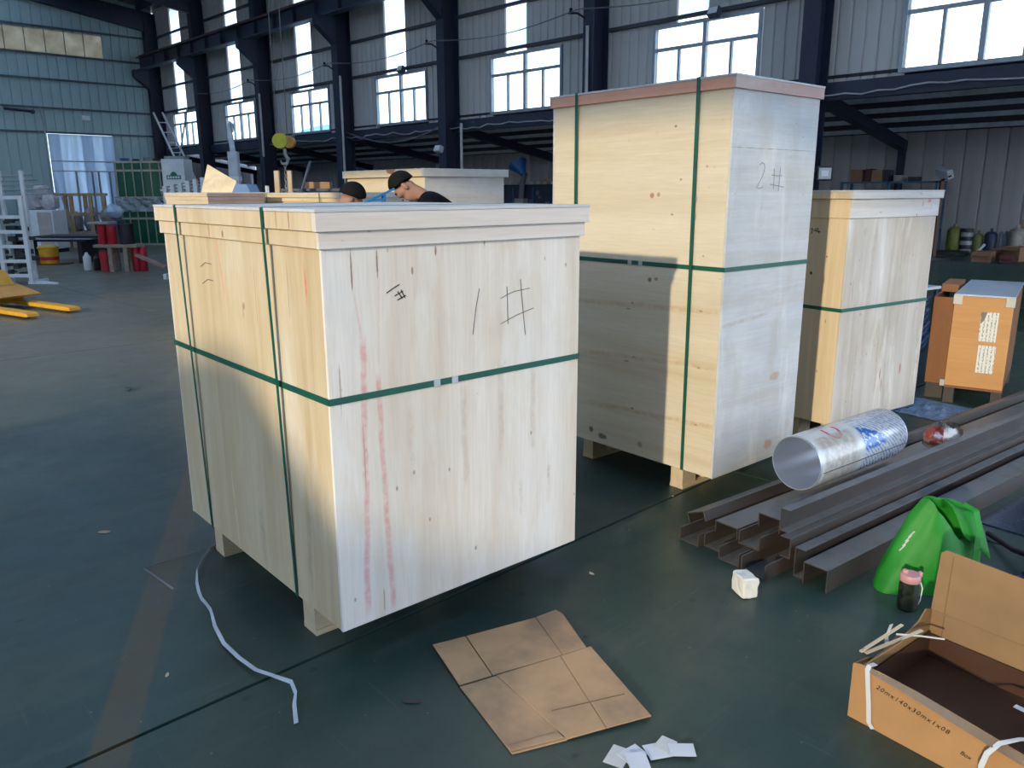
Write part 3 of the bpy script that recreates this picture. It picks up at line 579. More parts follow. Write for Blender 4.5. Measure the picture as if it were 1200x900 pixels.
# ------------------------------------------------------------------ green bag, bottle
gb = G('green_nonwoven'); co = gb.co(); n = gb.noise(co, 120, 2); n2 = gb.noise(co, 7, 4)
gb.b.inputs['Transmission Weight'].default_value = 0; gb.bump(n, .25, .002)
gb.fin(gb.mix(gb.ramp(n2, .3, .7), (.015, .25, .02), (.03, .36, .035)), .55)
tlc = gb.n('BsdfTranslucent', Color=(.03, .55, .04)); ms = gb.n('MixShader', _0=.35); gb.t.links.new(gb.b.outputs[0], ms.inputs[1]); gb.t.links.new(tlc.outputs[0], ms.inputs[2]); gb.t.links.new(ms.outputs[0], gb.out.inputs[0]); GREEN = gb.m
bg = thing('green_shopping_bag', 'bright green non-woven bag slumped behind the open cardboard box', 'bag', (3.335, .985, 0), R_(-46))
def cyc(pts, n):   # smooth closed curve through control points
    out = []; k_ = len(pts)
    for i in range(n):
        f = i * k_ / n; a = int(f); t = f - a; p0_, p1_, p2_, p3_ = (Vector(pts[(a + d) % k_]) for d in (-1, 0, 1, 2))
        out.append(.5 * ((2 * p1_) + (p2_ - p0_) * t + (2 * p0_ - 5 * p1_ + 4 * p2_ - p3_) * t * t + (3 * p1_ - p0_ - 3 * p2_ + p3_) * t ** 3))
    return out
N_ = 48
bot = cyc([(-.215, -.02, .0), (-.19, -.075, .0), (-.06, -.085, .0), (.07, -.085, 0), (.17, -.075, 0), (.195, 0, 0), (.17, .075, 0), (.05, .085, 0), (-.08, .085, 0), (-.18, .06, 0)], N_)
midr = cyc([(-.175, -.01, .13), (-.13, -.062, .13), (-.04, -.105, .13), (.07, -.10, .12), (.155, -.07, .12), (.205, .01, .13), (.19, .085, .13), (.06, .10, .14), (-.06, .08, .14), (-.14, .045, .14)], N_)
upr = cyc([(-.115, .0, .27), (-.085, -.04, .265), (-.02, -.078, .25), (.06, -.085, .20), (.13, -.045, .185), (.20, .02, .215), (.20, .085, .24), (.10, .10, .27), (.0, .075, .285), (-.075, .035, .285)], N_)
top = cyc([(-.05, .0, .385), (-.035, -.03, .39), (.0, -.045, .345), (.055, -.05, .275), (.105, -.02, .22), (.185, .03, .265), (.195, .07, .305), (.125, .085, .345), (.05, .06, .365), (-.02, .03, .385)], N_)
lip = [p + Vector((0, 0, -.03)) + (Vector((.06, .02, .30)) - p) * .14 for p in top]
vv = []; lev = [bot, None, midr, None, upr, None, top, lip]
for k_ in (1, 3, 5): lev[k_] = [(a + b) / 2 + (Vector((a.x, a.y, 0)).normalized() * .006) for a, b in zip(lev[k_ - 1], lev[k_ + 1])]
for zi, ring in enumerate(lev):
    for j, p in enumerate(ring):
        a = 2 * math.pi * j / N_; w = (.0045 * math.sin(5 * a + zi * .9) + .004 * math.sin(11 * a - zi * 1.4)) * min(1, zi * .6)
        vv.append(p + Vector((math.cos(a), math.sin(a), .3)) * w)
m = MB(); ns = len(lev)
m.add(vv, [(i * N_ + j, i * N_ + (j + 1) % N_, (i + 1) * N_ + (j + 1) % N_, (i + 1) * N_ + j) for i in range(ns - 1) for j in range(N_)] + [tuple(range(N_))[::-1]], True)
o = m.build('bag_body', GREEN, bg); md = o.modifiers.new('thick', 'SOLIDIFY'); md.thickness = .0012
mb = MB(); fl = []
for i in range(10):
    u = i / 9
    for k_ in range(7):
        v = k_ / 6; p = Vector((.055 + .155 * u, .075 - .02 * u, .36 - .06 * u)); r_ = Vector((.215, -.03, .13)); p2 = Vector((.105 + .11 * u, -.045 - .02 * math.sin(2 * u), .25 - .10 * u))
        w = p * (1 - v) + p2 * v; w.z += .030 * math.sin(math.pi * v) * (1 - .4 * u) + .006 * math.sin(9 * u + 4 * v); fl.append(w)
mb.add(fl, [(i * 7 + k_, (i + 1) * 7 + k_, (i + 1) * 7 + k_ + 1, i * 7 + k_ + 1) for i in range(9) for k_ in range(6)], True)
o = mb.build('folded_mouth', GREEN, bg); md = o.modifiers.new('thick', 'SOLIDIFY'); md.thickness = .0012
MB().ribbon([(.13, .03, .352), (.165, -.005, .335), (.165, -.045, .27), (.15, -.07, .20), (.14, -.085, .13)], [(1, .3, .1)] * 5, .028, .0016).build('handle', GREEN, bg)
WPR = paint('white_print', (.55, .62, .55), .6)
for k_, (x_, z_) in enumerate(((-.150, .185), (-.140, .205), (-.131, .225), (-.121, .243))):
    MB().ribbon([(x_, -.062 - .0 * k_, z_), (x_ + .018, -.070, z_ + .030)], (1, -.3, 0), .005, .001).build('printed_mark', WPR, bg)
bt = thing('drink_bottle', 'dark tumbler with a pink cap standing by the green bag', 'bottle', (3.085, .965, 0), R_(-50))
gt_ = paint('bottle_body', (.020, .026, .016), .18, spec=.6); PK = paint('pink_cap', (.62, .30, .31), .45)
MB().lathe([(.002, .001), (.034, .001), (.037, .006), (.038, .02), (.037, .105), (.033, .118), (.033, .124)], 28).build('bottle_body', gt_, bt)
MB().lathe([(.036, .120), (.038, .123), (.038, .146), (.035, .150), (.002, .151)], 28).build('cap', PK, bt)
MB().lathe([(.011, .150), (.012, .158), (.008, .163), (.001, .164)], 16, Matrix.Translation((-.018, .008, 0))).build('spout', PK, bt)
MB().box((.030, -.008, .140), (.042, .008, .160)).build('cap_latch', PK, bt, bevel=.002)
MB().tube([(.038, 0, .118), (.050, 0, .09), (.047, 0, .04), (.040, 0, .02)], .0025).build('cord', WHITE, bt)

# ------------------------------------------------------------------ cardboard
def cardmat(name, base, axis, dirt=.4, seed=0):
    g = G(name); co = g.co(); n = g.noise(g.map(co, (1, 1, 1), (seed, seed, 0)), 6, 6, .65); n2 = g.noise(g.map(co, (3, 3, 3), (seed, 2, 1)), 1, 4)
    fl_ = g.n('TexWave', {'wave_type': 'BANDS', 'bands_direction': axis}, Vector=co, Scale=70.0, Distortion=.5).outputs[1]
    c = g.mix(g.ramp(n, .3, .7), tuple(k * .85 for k in base), base)
    c = g.mix(g.math('MULTIPLY', fl_, .08), c, tuple(k * .6 for k in base))
    c = g.mix(g.math('MULTIPLY', g.ramp(n2, .46, .64), dirt), c, tuple(k * .45 for k in (base[0], base[1] * 1.1, base[2] * 1.4)))
    g.bump(n, .1, .004); return g.fin(c, .75, 0, .25)
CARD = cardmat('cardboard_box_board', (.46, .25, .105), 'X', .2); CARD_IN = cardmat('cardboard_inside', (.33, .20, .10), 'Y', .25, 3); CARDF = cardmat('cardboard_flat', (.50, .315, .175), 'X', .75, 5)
TAPE = paint('packing_tape', (.22, .15, .085), .25, spec=.8)
bx = thing('cardboard_box', 'torn open brown cardboard box with white straps in the bottom right corner', 'box', (2.268, .842, 0), R_(-90 - 6.5))
# local x runs along the front face towards -Y, local y runs into the box (+X)
LW, LD, H = .66, .50, .195
def sheet(poly, th, name, mat, fn, par=bx):
    return MB().prism(poly, fn, 0, th).build(name, mat, par, bevel=.001)
sheet([(0, 0), (LW, 0), (LW, .150), (.50, .155), (.36, .172), (.20, .190), (.08, .196), (.02, .192), (0, .185)], .005, 'front_wall', CARD, lambda u, v, t: (u, t, v))
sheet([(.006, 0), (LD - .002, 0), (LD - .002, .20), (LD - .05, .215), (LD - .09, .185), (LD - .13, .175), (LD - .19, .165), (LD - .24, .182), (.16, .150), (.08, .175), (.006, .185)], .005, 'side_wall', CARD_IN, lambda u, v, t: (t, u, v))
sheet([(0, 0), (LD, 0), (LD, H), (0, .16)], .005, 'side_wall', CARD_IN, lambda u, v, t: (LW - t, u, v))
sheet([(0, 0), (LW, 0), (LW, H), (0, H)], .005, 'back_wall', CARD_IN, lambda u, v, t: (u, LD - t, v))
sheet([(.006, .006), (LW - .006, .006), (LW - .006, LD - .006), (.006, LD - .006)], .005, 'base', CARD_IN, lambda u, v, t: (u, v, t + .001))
INSHADE = cardmat('shade_liner', (.075, .036, .022), 'Y', .3, 8)  # dark contents added to the box; colour also stands in for inner shade
MB().box((.012, .012, .009), (LW - .012, LD - .014, .030)).build('shade_board', INSHADE, bx)
MB().box((.012, LD - .018, .03), (LW - .012, LD - .0135, .115)).build('shade_board', INSHADE, bx); MB().box((.012, .03, .03), (.016, LD - .02, .125)).build('shade_board', INSHADE, bx)
# back flap stands up, leaning slightly outward, with a crease and a narrow folded strip
lean = .06
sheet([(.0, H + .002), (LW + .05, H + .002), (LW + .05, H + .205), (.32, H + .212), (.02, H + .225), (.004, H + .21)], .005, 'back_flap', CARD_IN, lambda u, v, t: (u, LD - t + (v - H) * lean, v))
MB().box((.045, LD - .0065, .01), (.0475, LD - .0045, H)).build('crease', cardmat('crease_line', (.26, .16, .08), 'X'), bx)
MB().bar((.045, LD - .0055 , H + .004), (.045, LD - .0055 + .2 * lean, H + .21), .0025).build('crease', cardmat('crease_line', (.26, .16, .08), 'X'), bx)
MB().bar((.004, LD - .0052, H + .002), (LW, LD - .0052, H + .002), .003).build('crease', CARD_IN, bx)
# front flap folded outward along the sagging edge, taped
MB().add([(.05, .002, .197), (.20, .0, .191), (.36, -.002, .173), (.50, -.004, .156), (LW, -.004, .151), (.06, -.010, .186), (.20, -.016, .175), (.36, -.020, .155), (.50, -.020, .138), (LW, -.018, .132)],
         [(0, 1, 6, 5), (1, 2, 7, 6), (2, 3, 8, 7), (3, 4, 9, 8)]).build('front_flap', TAPE, bx)
sheet([(.004, .184), (.09, .16), (.17, .150), (.24, .18), (.20, .21), (.12, .195)], .004, 'torn_flap', CARD, lambda u, v, t: (t + .004 + (v - .16) * .9, u, v))
tc = bpy.data.curves.new('box_writing', 'FONT'); tc.body = '20mx140x30mx1x08'; tc.size = .021; tc.shear = .3; tc.extrude = .0003; tc.space_character = 1.25
to = bpy.data.objects.new('box_writing', tc); COL.objects.link(to); tc.materials.append(BLACK); to.parent = bx; to.location = (.078, -.0014, .140); to.rotation_euler = (R_(90), R_(8), 0)
tc = bpy.data.curves.new('box_writing', 'FONT'); tc.body = 'Box'; tc.size = .018; tc.shear = .3; tc.extrude = .0003
to = bpy.data.objects.new('box_writing', tc); COL.objects.link(to); tc.materials.append(BLACK); to.parent = bx; to.location = (.33, -.0014, .070); to.rotation_euler = (R_(90), R_(7), 0)
PPW = paint('white_band', (.60, .62, .64), .45, var=.1)
MB().ribbon([(.055, .03, .198), (.050, .003, .200), (.05, -.006, .19), (.058, -.008, .14), (.066, -.007, .08), (.072, -.006, .02), (.085, -.004, .003)], (1, 0, 0), .015).build('strap', PPW, bx)
MB().ribbon([(-.006, .22, .165), (-.010, .22, .182), (.0, .20, .205), (.01, .20, .25)], (.2, 1, .1), .016).build('strap', PPW, bx)
MB().bar((-.01, .06, .196), (.012, .27, .224), .010, .004).build('wood_sliver', ply('sliver', (.62, .52, .36), 'y', 'y'), bx)
MB().bar((-.004, .08, .186), (.05, .33, .200), .012, .003).build('wood_sliver', ply('sliver', (.62, .52, .36), 'y', 'y'), bx)
MB().ribbon([(.01, .24, .20), (.06, .30, .195), (.11, .36, .185)], (0, 0, 1), .006).build('strap', PPW, bx)
MB().ribbon([(.405, -.03, .004), (.40, -.035, .05), (.398, -.034, .09), (.405, -.028, .13), (.425, -.01, .165), (.46, .02, .185), (.52, .07, .195), (.60, .13, .20)], [(1, .2, 0), (1, .2, 0), (1, .2, 0), (1, -.1, -.2), (.9, -.5, -.2), (.5, -.9, 0), (.4, -.9, 0), (.4, -.9, 0)], .014).build('strap', PPW, bx)
MB().ribbon([(.36, .27, .12), (.44, .25, .13), (.52, .24, .14), (.62, .26, .13)], (0, 1, .3), .014).build('strap', PPW, bx)
dg = bpy.context.evaluated_depsgraph_get()
for o in [q_ for q_ in COL.objects if q_.type == 'FONT']:
    me = bpy.data.meshes.new_from_object(o.evaluated_get(dg)); me.name = 'box_writing'
    o2 = link('marker_writing', me, BLACK, bx, tuple(o.location), tuple(o.rotation_euler)); bpy.data.objects.remove(o)
# flattened carton
fc = thing('flattened_carton', 'flattened dirty cardboard carton lying on the floor before the nearest crate', 'cardboard', (0, 0, 0))
def quad(pts, z0, th, name, mat=CARDF):
    k_ = len(pts); zz = z0 if isinstance(z0, (list, tuple)) else [z0] * k_
    vv = [(p[0], p[1], z) for p, z in zip(pts, zz)] + [(p[0], p[1], z + th) for p, z in zip(pts, zz)]
    return MB().add(vv, [tuple(range(k_))[::-1], tuple(range(k_, 2 * k_))] + [(i, (i + 1) % k_, (i + 1) % k_ + k_, i + k_) for i in range(k_)]).build(name, mat, fc, bevel=.001)
A, B, C_, D_ = Vector((1.574, 2.048)), Vector((2.076, 1.892)), Vector((1.958, 1.650)), Vector((1.492, 1.803))
E1, F1, H1, G1 = Vector((1.488, 1.796)), Vector((1.968, 1.639)), Vector((1.809, 1.257)), Vector((1.389, 1.444))
lp = lambda p, q, t: p + (q - p) * t
t0, t1 = .245, .80
quad([D_, lp(D_, C_, t0 - .004), lp(A, B, t0 - .004), A], [.004, .006, .008, .010], .005, 'panel')
quad([lp(D_, C_, t0 + .004), lp(D_, C_, t1 - .002), lp(A, B, t1 - .002) , lp(A, B, t0 + .004)], [.006, .006, .008, .008], .005, 'panel')
quad([lp(D_, C_, t1 + .002), C_, lp(B, C_, .12), B - (B - A) * .03, lp(A, B, t1 + .002)], [.006, .008, .016, .018, .009], .005, 'panel')
quad([G1, lp(G1, H1, .380), lp(E1, F1, t0 + .020), E1], [.001, .002, .004, .003], .005, 'panel')
quad([lp(G1, E1, .02), lp(lp(G1, H1, .365), lp(E1, F1, t0 + .01), .02), lp(lp(G1, H1, .365), lp(E1, F1, t0 + .01), .10), lp(G1, E1, .08)], [.0075, .0078, .0080, .0078], .004, 'flap_edge')
quad([lp(G1, H1, .381), lp(G1, H1, .66), lp(E1, F1, t1 - .05), lp(E1, F1, t0 + .021)], [.005, .009, .010, .006], .005, 'panel')
quad([lp(G1, H1, .665), H1, F1, lp(E1, F1, t1 - .045)], [.009, .012, .014, .010], .005, 'panel')
pth = [lp(lp(G1, E1, .38), lp(H1, F1, .30), t) for t in (.42, .6, .95)]
MB().ribbon([(*pth[0], .0146), (*pth[1], .0152), (*pth[2], .018)], [(.25, .95, 0)] * 3, .003, .0012).build('crease', cardmat('crease_line', (.26, .16, .08), 'X'), fc)

# papers
for i, (x, y, a, sx, sy, lb) in enumerate([(1.605, 1.225, .3, .085, .06, 'left sheet of the white paper scraps at the bottom edge'), (1.64, 1.20, -.15, .075, .055, 'second sheet from the left among the white paper scraps'), (1.715, 1.148, -.52, .10, .065, 'widest white paper sheet, in the middle of the scraps'), (1.74, 1.155, .15, .06, .05, 'paper scrap poking out behind the widest sheet'), (1.752, 1.105, -.8, .075, .055, 'right sheet of the white paper scraps at the bottom edge'), (1.62, 1.165, .9, .07, .06, 'paper scrap nearest the bottom edge, with a tan corner')]):
    z = .001 + i * .0022
    o = MB().prism([(-sx / 2, -sy / 2), (sx / 2, -sy / 2), (sx / 2, sy / 2), (-sx / 2, sy / 2)], lambda u, v, t: (u, v, t), 0, .0012).build('paper_sheet', paint('paper_white' if i % 3 else 'paper_grey', (.66, .67, .72) if i % 3 else (.60, .60, .58), .7, var=.08), loc=(x, y, z), rot=(.0, 0.0, a))
    tag(o, lb, 'paper', 'white paper scraps')
# foam block
m = MB(); bm = bmesh.new(); bmesh.ops.create_cube(bm, size=1)
bmesh.ops.subdivide_edges(bm, edges=bm.edges, cuts=3, use_grid_fill=True)
q = random.Random(2)
for v in bm.verts: v.co = Vector((v.co.x * .07, v.co.y * .095, v.co.z * .085)) + Vector((q.uniform(-1, 1), q.uniform(-1, 1), q.uniform(-1, 1))) * .003
me = bpy.data.meshes.new('foam_block'); bm.to_mesh(me); bm.free()
o = link('foam_block', me, paint('white_foam', (.70, .68, .63), .8, var=.12, scale=30), None, (2.735, 1.472, .0445), (.0, .0, R_(-30)), .006); tag(o, 'small white foam block on the floor before the steel channels', 'foam block')
# strapping band and wire on the floor
bnd = [(1.395, 3.43, .004), (1.33, 3.38, .012), (1.265, 3.30, .020), (1.20, 3.20, .028), (1.156, 3.097, .02), (1.135, 3.03, .012), (1.121, 2.972, .010), (1.112, 2.90, .014), (1.102, 2.841, .018), (1.065, 2.72, .014), (1.04, 2.592, .010), (1.035, 2.46, .014), (1.042, 2.346, .016), (1.068, 2.26, .02), (1.090, 2.19, .022), (1.072, 2.13, .02), (1.043, 2.087, .014), (1.005, 2.008, .006)]
o = MB().ribbon(bnd, [(.3, 0, 1), (.3, .2, 1), (.4, .1, 1), (.5, .2, .9), (.8, 0, .6), (.8, 0, .6), (.6, 0, .8), (.4, .2, .9), (.6, .1, .8), (.9, 0, .5), (1, 0, .3), (1, 0, .15), (1, .2, .1), (.9, .5, .2), (.7, -.4, .7), (.6, -.5, .8), (.8, -.4, .5), (.9, -.5, .2)], .014, .001).build('strapping_band', paint('grey_band', (.50, .53, .60), .4)); tag(o, 'loose pale strapping band curling over the floor from under the nearest crate', 'strap')
o = MB().ribbon([(1.36, 3.42, .006), (1.20, 3.415, .010), (1.05, 3.398, .012), (1.073, 3.138, .006)], [(0, .6, .8), (0, .6, .8), (.5, .5, .8), (.8, 0, .6)], .008, .001).build('strapping_band', paint('grey_band2', (.20, .20, .19), .4)); tag(o, 'thin bent dull strap on the floor making a sharp corner left of the crate', 'strap')
# floor litter
for (u, v, s, cn, lb, mt) in [((2.42, 2.02), 0, .018, 0, 'pale chip on the floor between the crate and the channels', 'wood chip'), ((.82, 2.55), 0, .014, 0, 'tiny chip on the floor left of the loose band', 'wood chip'), ((1.06, 3.95), 0, .03, 1, 'thin pale splinter on the floor left of the yellow lane line', 'splinter'), ((1.42, 2.60), 0, .012, 0, 'white speck on the floor under the edge of the nearest crate', 'wood chip'), ((3.19, 6.94), 0, .05, 2, 'tan flake on the floor left of the nearest crate', 'flake'), ((2.17, 6.87), 0, .06, 3, 'dark green scrap on the far floor at left', 'plastic scrap'), ((1.33, 1.85), 0, .03, 4, 'dark crumpled scrap on the floor left of the flattened carton', 'scrap'), ((1.16, 1.57), 0, .025, 4, 'dark scrap on the floor near the bottom edge', 'scrap'), ((3.42, 2.30), 0, .012, 0, 'pale chip on the floor before the tall crate', 'wood chip'), ((2.9, 2.2), 0, .02, 4, 'brown stain-like scrap on the floor between two crates', 'scrap')]:
    mat = [paint('chip', (.55, .45, .32), .8), paint('splinter', (.42, .32, .22), .8), paint('flake', (.45, .36, .26), .8), paint('green_scrap', (.01, .06, .035), .5), paint('dark_scrap', (.05, .045, .04), .7)][cn]
    o = MB().ball((0, 0, s * .16), (s, s * .45, s * .16), 8, 5, .5, int(s * 1e4)).build('litter', mat, loc=(u[0], u[1], 0), rot=(0, 0, s * 77)); tag(o, lb, mt)
# dark cables, rods and film at the right edge behind the box
o = MB().tube([(4.05, .95, .02), (3.86, .80, .05), (3.72, .70, .10), (3.66, .58, .13), (3.75, .42, .11), (3.95, .30, .07), (4.3, .22, .03), (4.6, .16, .02), (4.9, .18, .02)], .014, 10).build('black_hose', DARK); tag(o, 'black hose looping on the floor at the right edge behind the green bag', 'hose')
for i, (y, z) in enumerate([(.72, .02), (.655, .02), (.59, .02)]):
    o = MB().prism([(-.02, -.02), (.02, -.02), (.02, .02), (-.02, .02)], lambda u, v, t: (t, u, v), 0, 2.6).build('steel_rod', paint('blue_steel', (.05, .075, .13), .22, .7), loc=(3.5 + .06 * i, y, .0205), rot=(0, 0, R_(-7)), bevel=.003); tag(o, ['dark square steel bar nearest the green bag', 'middle one of three dark square steel bars by the green bag', 'dark square steel bar farthest from the green bag'][i], 'steel bar', 'bars behind the green bag')
o = MB().box((0, -.2, .0), (1.6, .05, .006)).build('steel_plate', paint('navy_plate', (.02, .035, .07), .25, .5), loc=(4.2, 1.0, .0), rot=(0, 0, R_(-7))); tag(o, 'flat dark steel plate on the floor right of the channels', 'steel plate')
# clear blue film crumpled on the floor behind the third crate
gq = G('blue_film'); co = gq.co(); gq.bump(gq.noise(co, 9, 5, .7, 1.0), .9, .05); gq.fin((.10, .20, .36), .12, .1, 1.0)
q = random.Random(9); vv = []
for i in range(14):
    for j in range(14):
        vv.append((i * .042, j * .045, .004 + .045 * abs(math.sin(i * 1.7 + j * .9) * math.cos(j * 1.3 - i * .6)) * q.random() * math.sin(math.pi * (i + .5) / 14) ))
o = MB().add(vv, [(i * 14 + j, (i + 1) * 14 + j, (i + 1) * 14 + j + 1, i * 14 + j + 1) for i in range(13) for j in range(13)]).build('plastic_film', gq.m, loc=(5.95, 1.78, 0), rot=(0, 0, R_(-8))); tag(o, 'crumpled shiny bluish plastic film on the floor by the orange box', 'film')

# ------------------------------------------------------------------ orange plywood box
ob = thing('orange_crate', 'orange plywood box with steel corners and two white labels', 'box', (6.56, 1.985, 0), R_(11.5))
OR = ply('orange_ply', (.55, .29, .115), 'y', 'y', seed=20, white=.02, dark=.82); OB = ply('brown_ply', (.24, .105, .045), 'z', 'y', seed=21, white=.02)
# local x into depth, local -y along the front
MB().box((0, -.385, .14), (.012, 0, .83)).build('front_panel', OR, ob, bevel=.002); MB().box((1.15, -.385, .14), (1.162, 0, .83)).build('back_panel', OR, ob)
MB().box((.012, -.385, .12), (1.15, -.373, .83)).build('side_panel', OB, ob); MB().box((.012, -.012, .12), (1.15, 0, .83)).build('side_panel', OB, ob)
MB().box((-.006, -.39, .83), (1.168, .005, .845)).build('lid', paint('galvanised_lid', (.42, .50, .62), .35, .4), ob, bevel=.002)
MB().box((.012, -.373, .12), (1.15, -.012, .14)).build('bottom', OB, ob)
for y in (-.385, -.07):
    for x in (.02, 1.02): MB().box((x, y, 0), (x + .1, y + .07, .12)).build('foot', paint('dark_foot', (.06, .055, .05), .8), ob)
for y in (-.392, -.052): MB().box((-.006, y, .765), (.02, y + .06, .838)).build('corner_bracket', paint('tin_corner', (.45, .45, .44), .4, .5), ob, bevel=.002)
MB().box((-.006, .0, .13), (.02, .03, .18)).build('corner_bracket', paint('tin_corner', (.45, .45, .44), .4, .5), ob)
gl_ = G('label_print'); co = gl_.co(); x = gl_.xyz(co); nl = gl_.noise(gl_.map(co, (1, 160, 60)), 1, 2, .5); ln = gl_.math('GREATER_THAN', gl_.math('SINE', gl_.math('MULTIPLY', x[1], 260)), .1)
LBL = gl_.fin(gl_.mix(gl_.math('MULTIPLY', gl_.math('MULTIPLY', ln, gl_.math('GREATER_THAN', nl, .5)), .7), (.66, .66, .62), (.09, .09, .10)), .6)
MB().box((-.002, -.30, .50), (-.0005, -.185, .72)).build('paper_label', LBL, ob); MB().box((-.002, -.31, .26), (-.0005, -.195, .47)).build('paper_label', LBL, ob)
MB().prism([(-.225, .72), (-.185, .72), (-.19, .63), (-.21, .66)], lambda u, v, t: (t, u, v), -.0045, -.0022).build('torn_label', paint('torn_grey', (.22, .19, .16), .8), ob)
bb2 = thing('brown_plywood_box', 'narrow brown plywood box standing behind the left side of the orange box', 'box', (6.64, 2.155, 0), R_(11.5))
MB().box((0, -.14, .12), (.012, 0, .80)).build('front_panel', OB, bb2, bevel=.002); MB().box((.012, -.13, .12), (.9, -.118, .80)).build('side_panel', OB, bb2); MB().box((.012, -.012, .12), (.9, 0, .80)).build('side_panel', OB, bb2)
MB().box((.4, -.12, .80), (.9, 0, .86)).build('top_batten', OB, bb2); MB().box((.02, -.13, 0), (.88, -.01, .12)).build('base', paint('dark_foot', (.06, .055, .05), .8), bb2)
# bundles of blue sheathed profiles behind crate 3
for i in range(8):
    o = MB().box((0, 0, 0), (2.6, .36, .036)).build('profile_bundle', paint('blue_sheath', (.05, .12, .28), .12, .2, spec=1.0), loc=(6.35 + .06 * (i % 2) + .02 * i, 2.36 + .012 * i, .03 + i * .063), rot=(0, 0, R_(12)), bevel=.006)
    tag(o, ['lowest', 'second from the bottom', 'third from the bottom', 'fourth from the bottom', 'fourth from the top', 'third from the top', 'second from the top', 'topmost'][i] + ' shiny blue profile in the stack behind the third crate', 'steel profile', 'stack of blue profiles')
    for x in (.3, 1.9): MB().box((x, .02, -.03 if i == 0 else -.027), (x + .06, .30, 0)).build('spacer', paint('spacer_wood', (.15, .1, .06), .8), o)
# ------------------------------------------------------------------ left background
# pallet truck
pt_ = thing('pallet_truck', 'yellow pallet truck with two forks at the left edge of the floor', 'pallet truck', (2.95, 11.95, 0), R_(106))
for y, x0 in ((-.27, .0), (.33, -.05)):
    m = MB().prism([(-.06, .035), (.0, .03), (1.35, .05), (1.35, .10), (.06, .085), (-.03, .075)], lambda u, v, t: (u, t, v), y - .08, y + .08); m.build('fork', YEL, pt_, loc=(x0, 0, 0), bevel=.004)
    MB().tube([(x0 + .12, y - .03, .035), (x0 + .12, y + .03, .035)], .035, 12).build('fork_wheel', DARK, pt_)
MB().prism([(1.32, .06), (1.32, .12), (1.72, .50), (1.95, .50), (1.95, .06)], lambda u, v, t: (u, t, v), -.36, .42).build('hood', YEL, pt_, bevel=.01)
MB().box((.95, -.40, .13), (1.9, .75, .15), Matrix.Rotation(-.18, 4, 'Y') @ Matrix.Translation((.0, 0, -.12))).build('load_board', paint('yellow_board', (.48, .24, .035), .6), pt_)
MB().tube([(1.85, .03, .45), (2.0, .03, .9), (2.05, .03, 1.15)], .025).build('tow_bar', DARK, pt_)
MB().tube([(2.05, -.15, 1.15), (2.05, .21, 1.15)], .02).build('handle', DARK, pt_)
MB().tube([(1.75, 0, .09), (1.75, .07, .09)], .09, 14).build('steer_wheel', DARK, pt_)
# white ladder rack
rk = thing('white_steel_rack', 'white welded steel rack with ladder cells at the left edge', 'rack', (3.785, 16.47, 0), R_(-44))
for x, h in ((.0, 1.56), (-.47, 1.56), (-.94, 1.56)): MB().box((x - .035, -.03, 0), (x + .035, .03, h)).build('upright', WHITE, rk)
for z in (.12, .38, .64, .90, 1.16, 1.50):
    for x in (-.94, -.47): MB().box((x + .035, -.025, z), (x + .435, .025, z + .06)).build('rung', WHITE, rk)
MB().prism([(-.06, 0), (.50, -.10), (.50, -.04), (.0, .30), (-.06, .3)], lambda u, v, t: (u, v, t), 0, .03).build('foot_plate', WHITE, rk)
for x in (-.06, -.94): MB().box((x, -.03, 0), (x + .05, .55, .05)).build('base_bar', WHITE, rk)
for x in (-.15, -.55): MB().box((x, .3, 0), (x + .06, .36, 2.0)).build('back_upright', WHITE, rk)
for i in range(5): MB().tube([(-.9, .33, 1.55 + .08 * i), (.45 - .1 * i, .36, 1.6 + .08 * i)], .012).build('back_bar', paint('rack_bar', (.25, .27, .3), .5), rk)
q = random.Random(5)
m = MB()
for i in range(46): m.cbox((q.uniform(-.9, -.06), q.uniform(.1, .28), q.uniform(.14, 1.2)), (q.uniform(.04, .16), .1, q.uniform(.03, .12)))
o = m.build('stored_parts', paint('dark_parts', (.035, .05, .05), .5), rk); o['kind'] = 'stuff'
# yellow tub
yt = thing('yellow_tub', 'yellow plastic tub with a red band on the far floor at left', 'tub', (5.2, 20.8, 0), R_(-44))
MB().lathe([(.17, .02), (.19, .03), (.21, .36), (.23, .37), (.23, .40), (.19, .40), (.18, .06), (.01, .05)], 20, None, False).build('tub_body', YEL, yt)
MB().lathe([(.196, .10), (.200, .10), (.206, .18), (.202, .18)], 20, None, False).build('band', RED, yt)
MB().ball((0, 0, .40), (.19, .19, .06), 12, 6, .3, 3).build('contents', paint('tub_contents', (.5, .38, .1), .7), yt)
MB().box((-.25, -.2, 0), (.45, .2, .02)).build('base_plate', paint('dk_base', (.12, .03, .03), .6), yt)
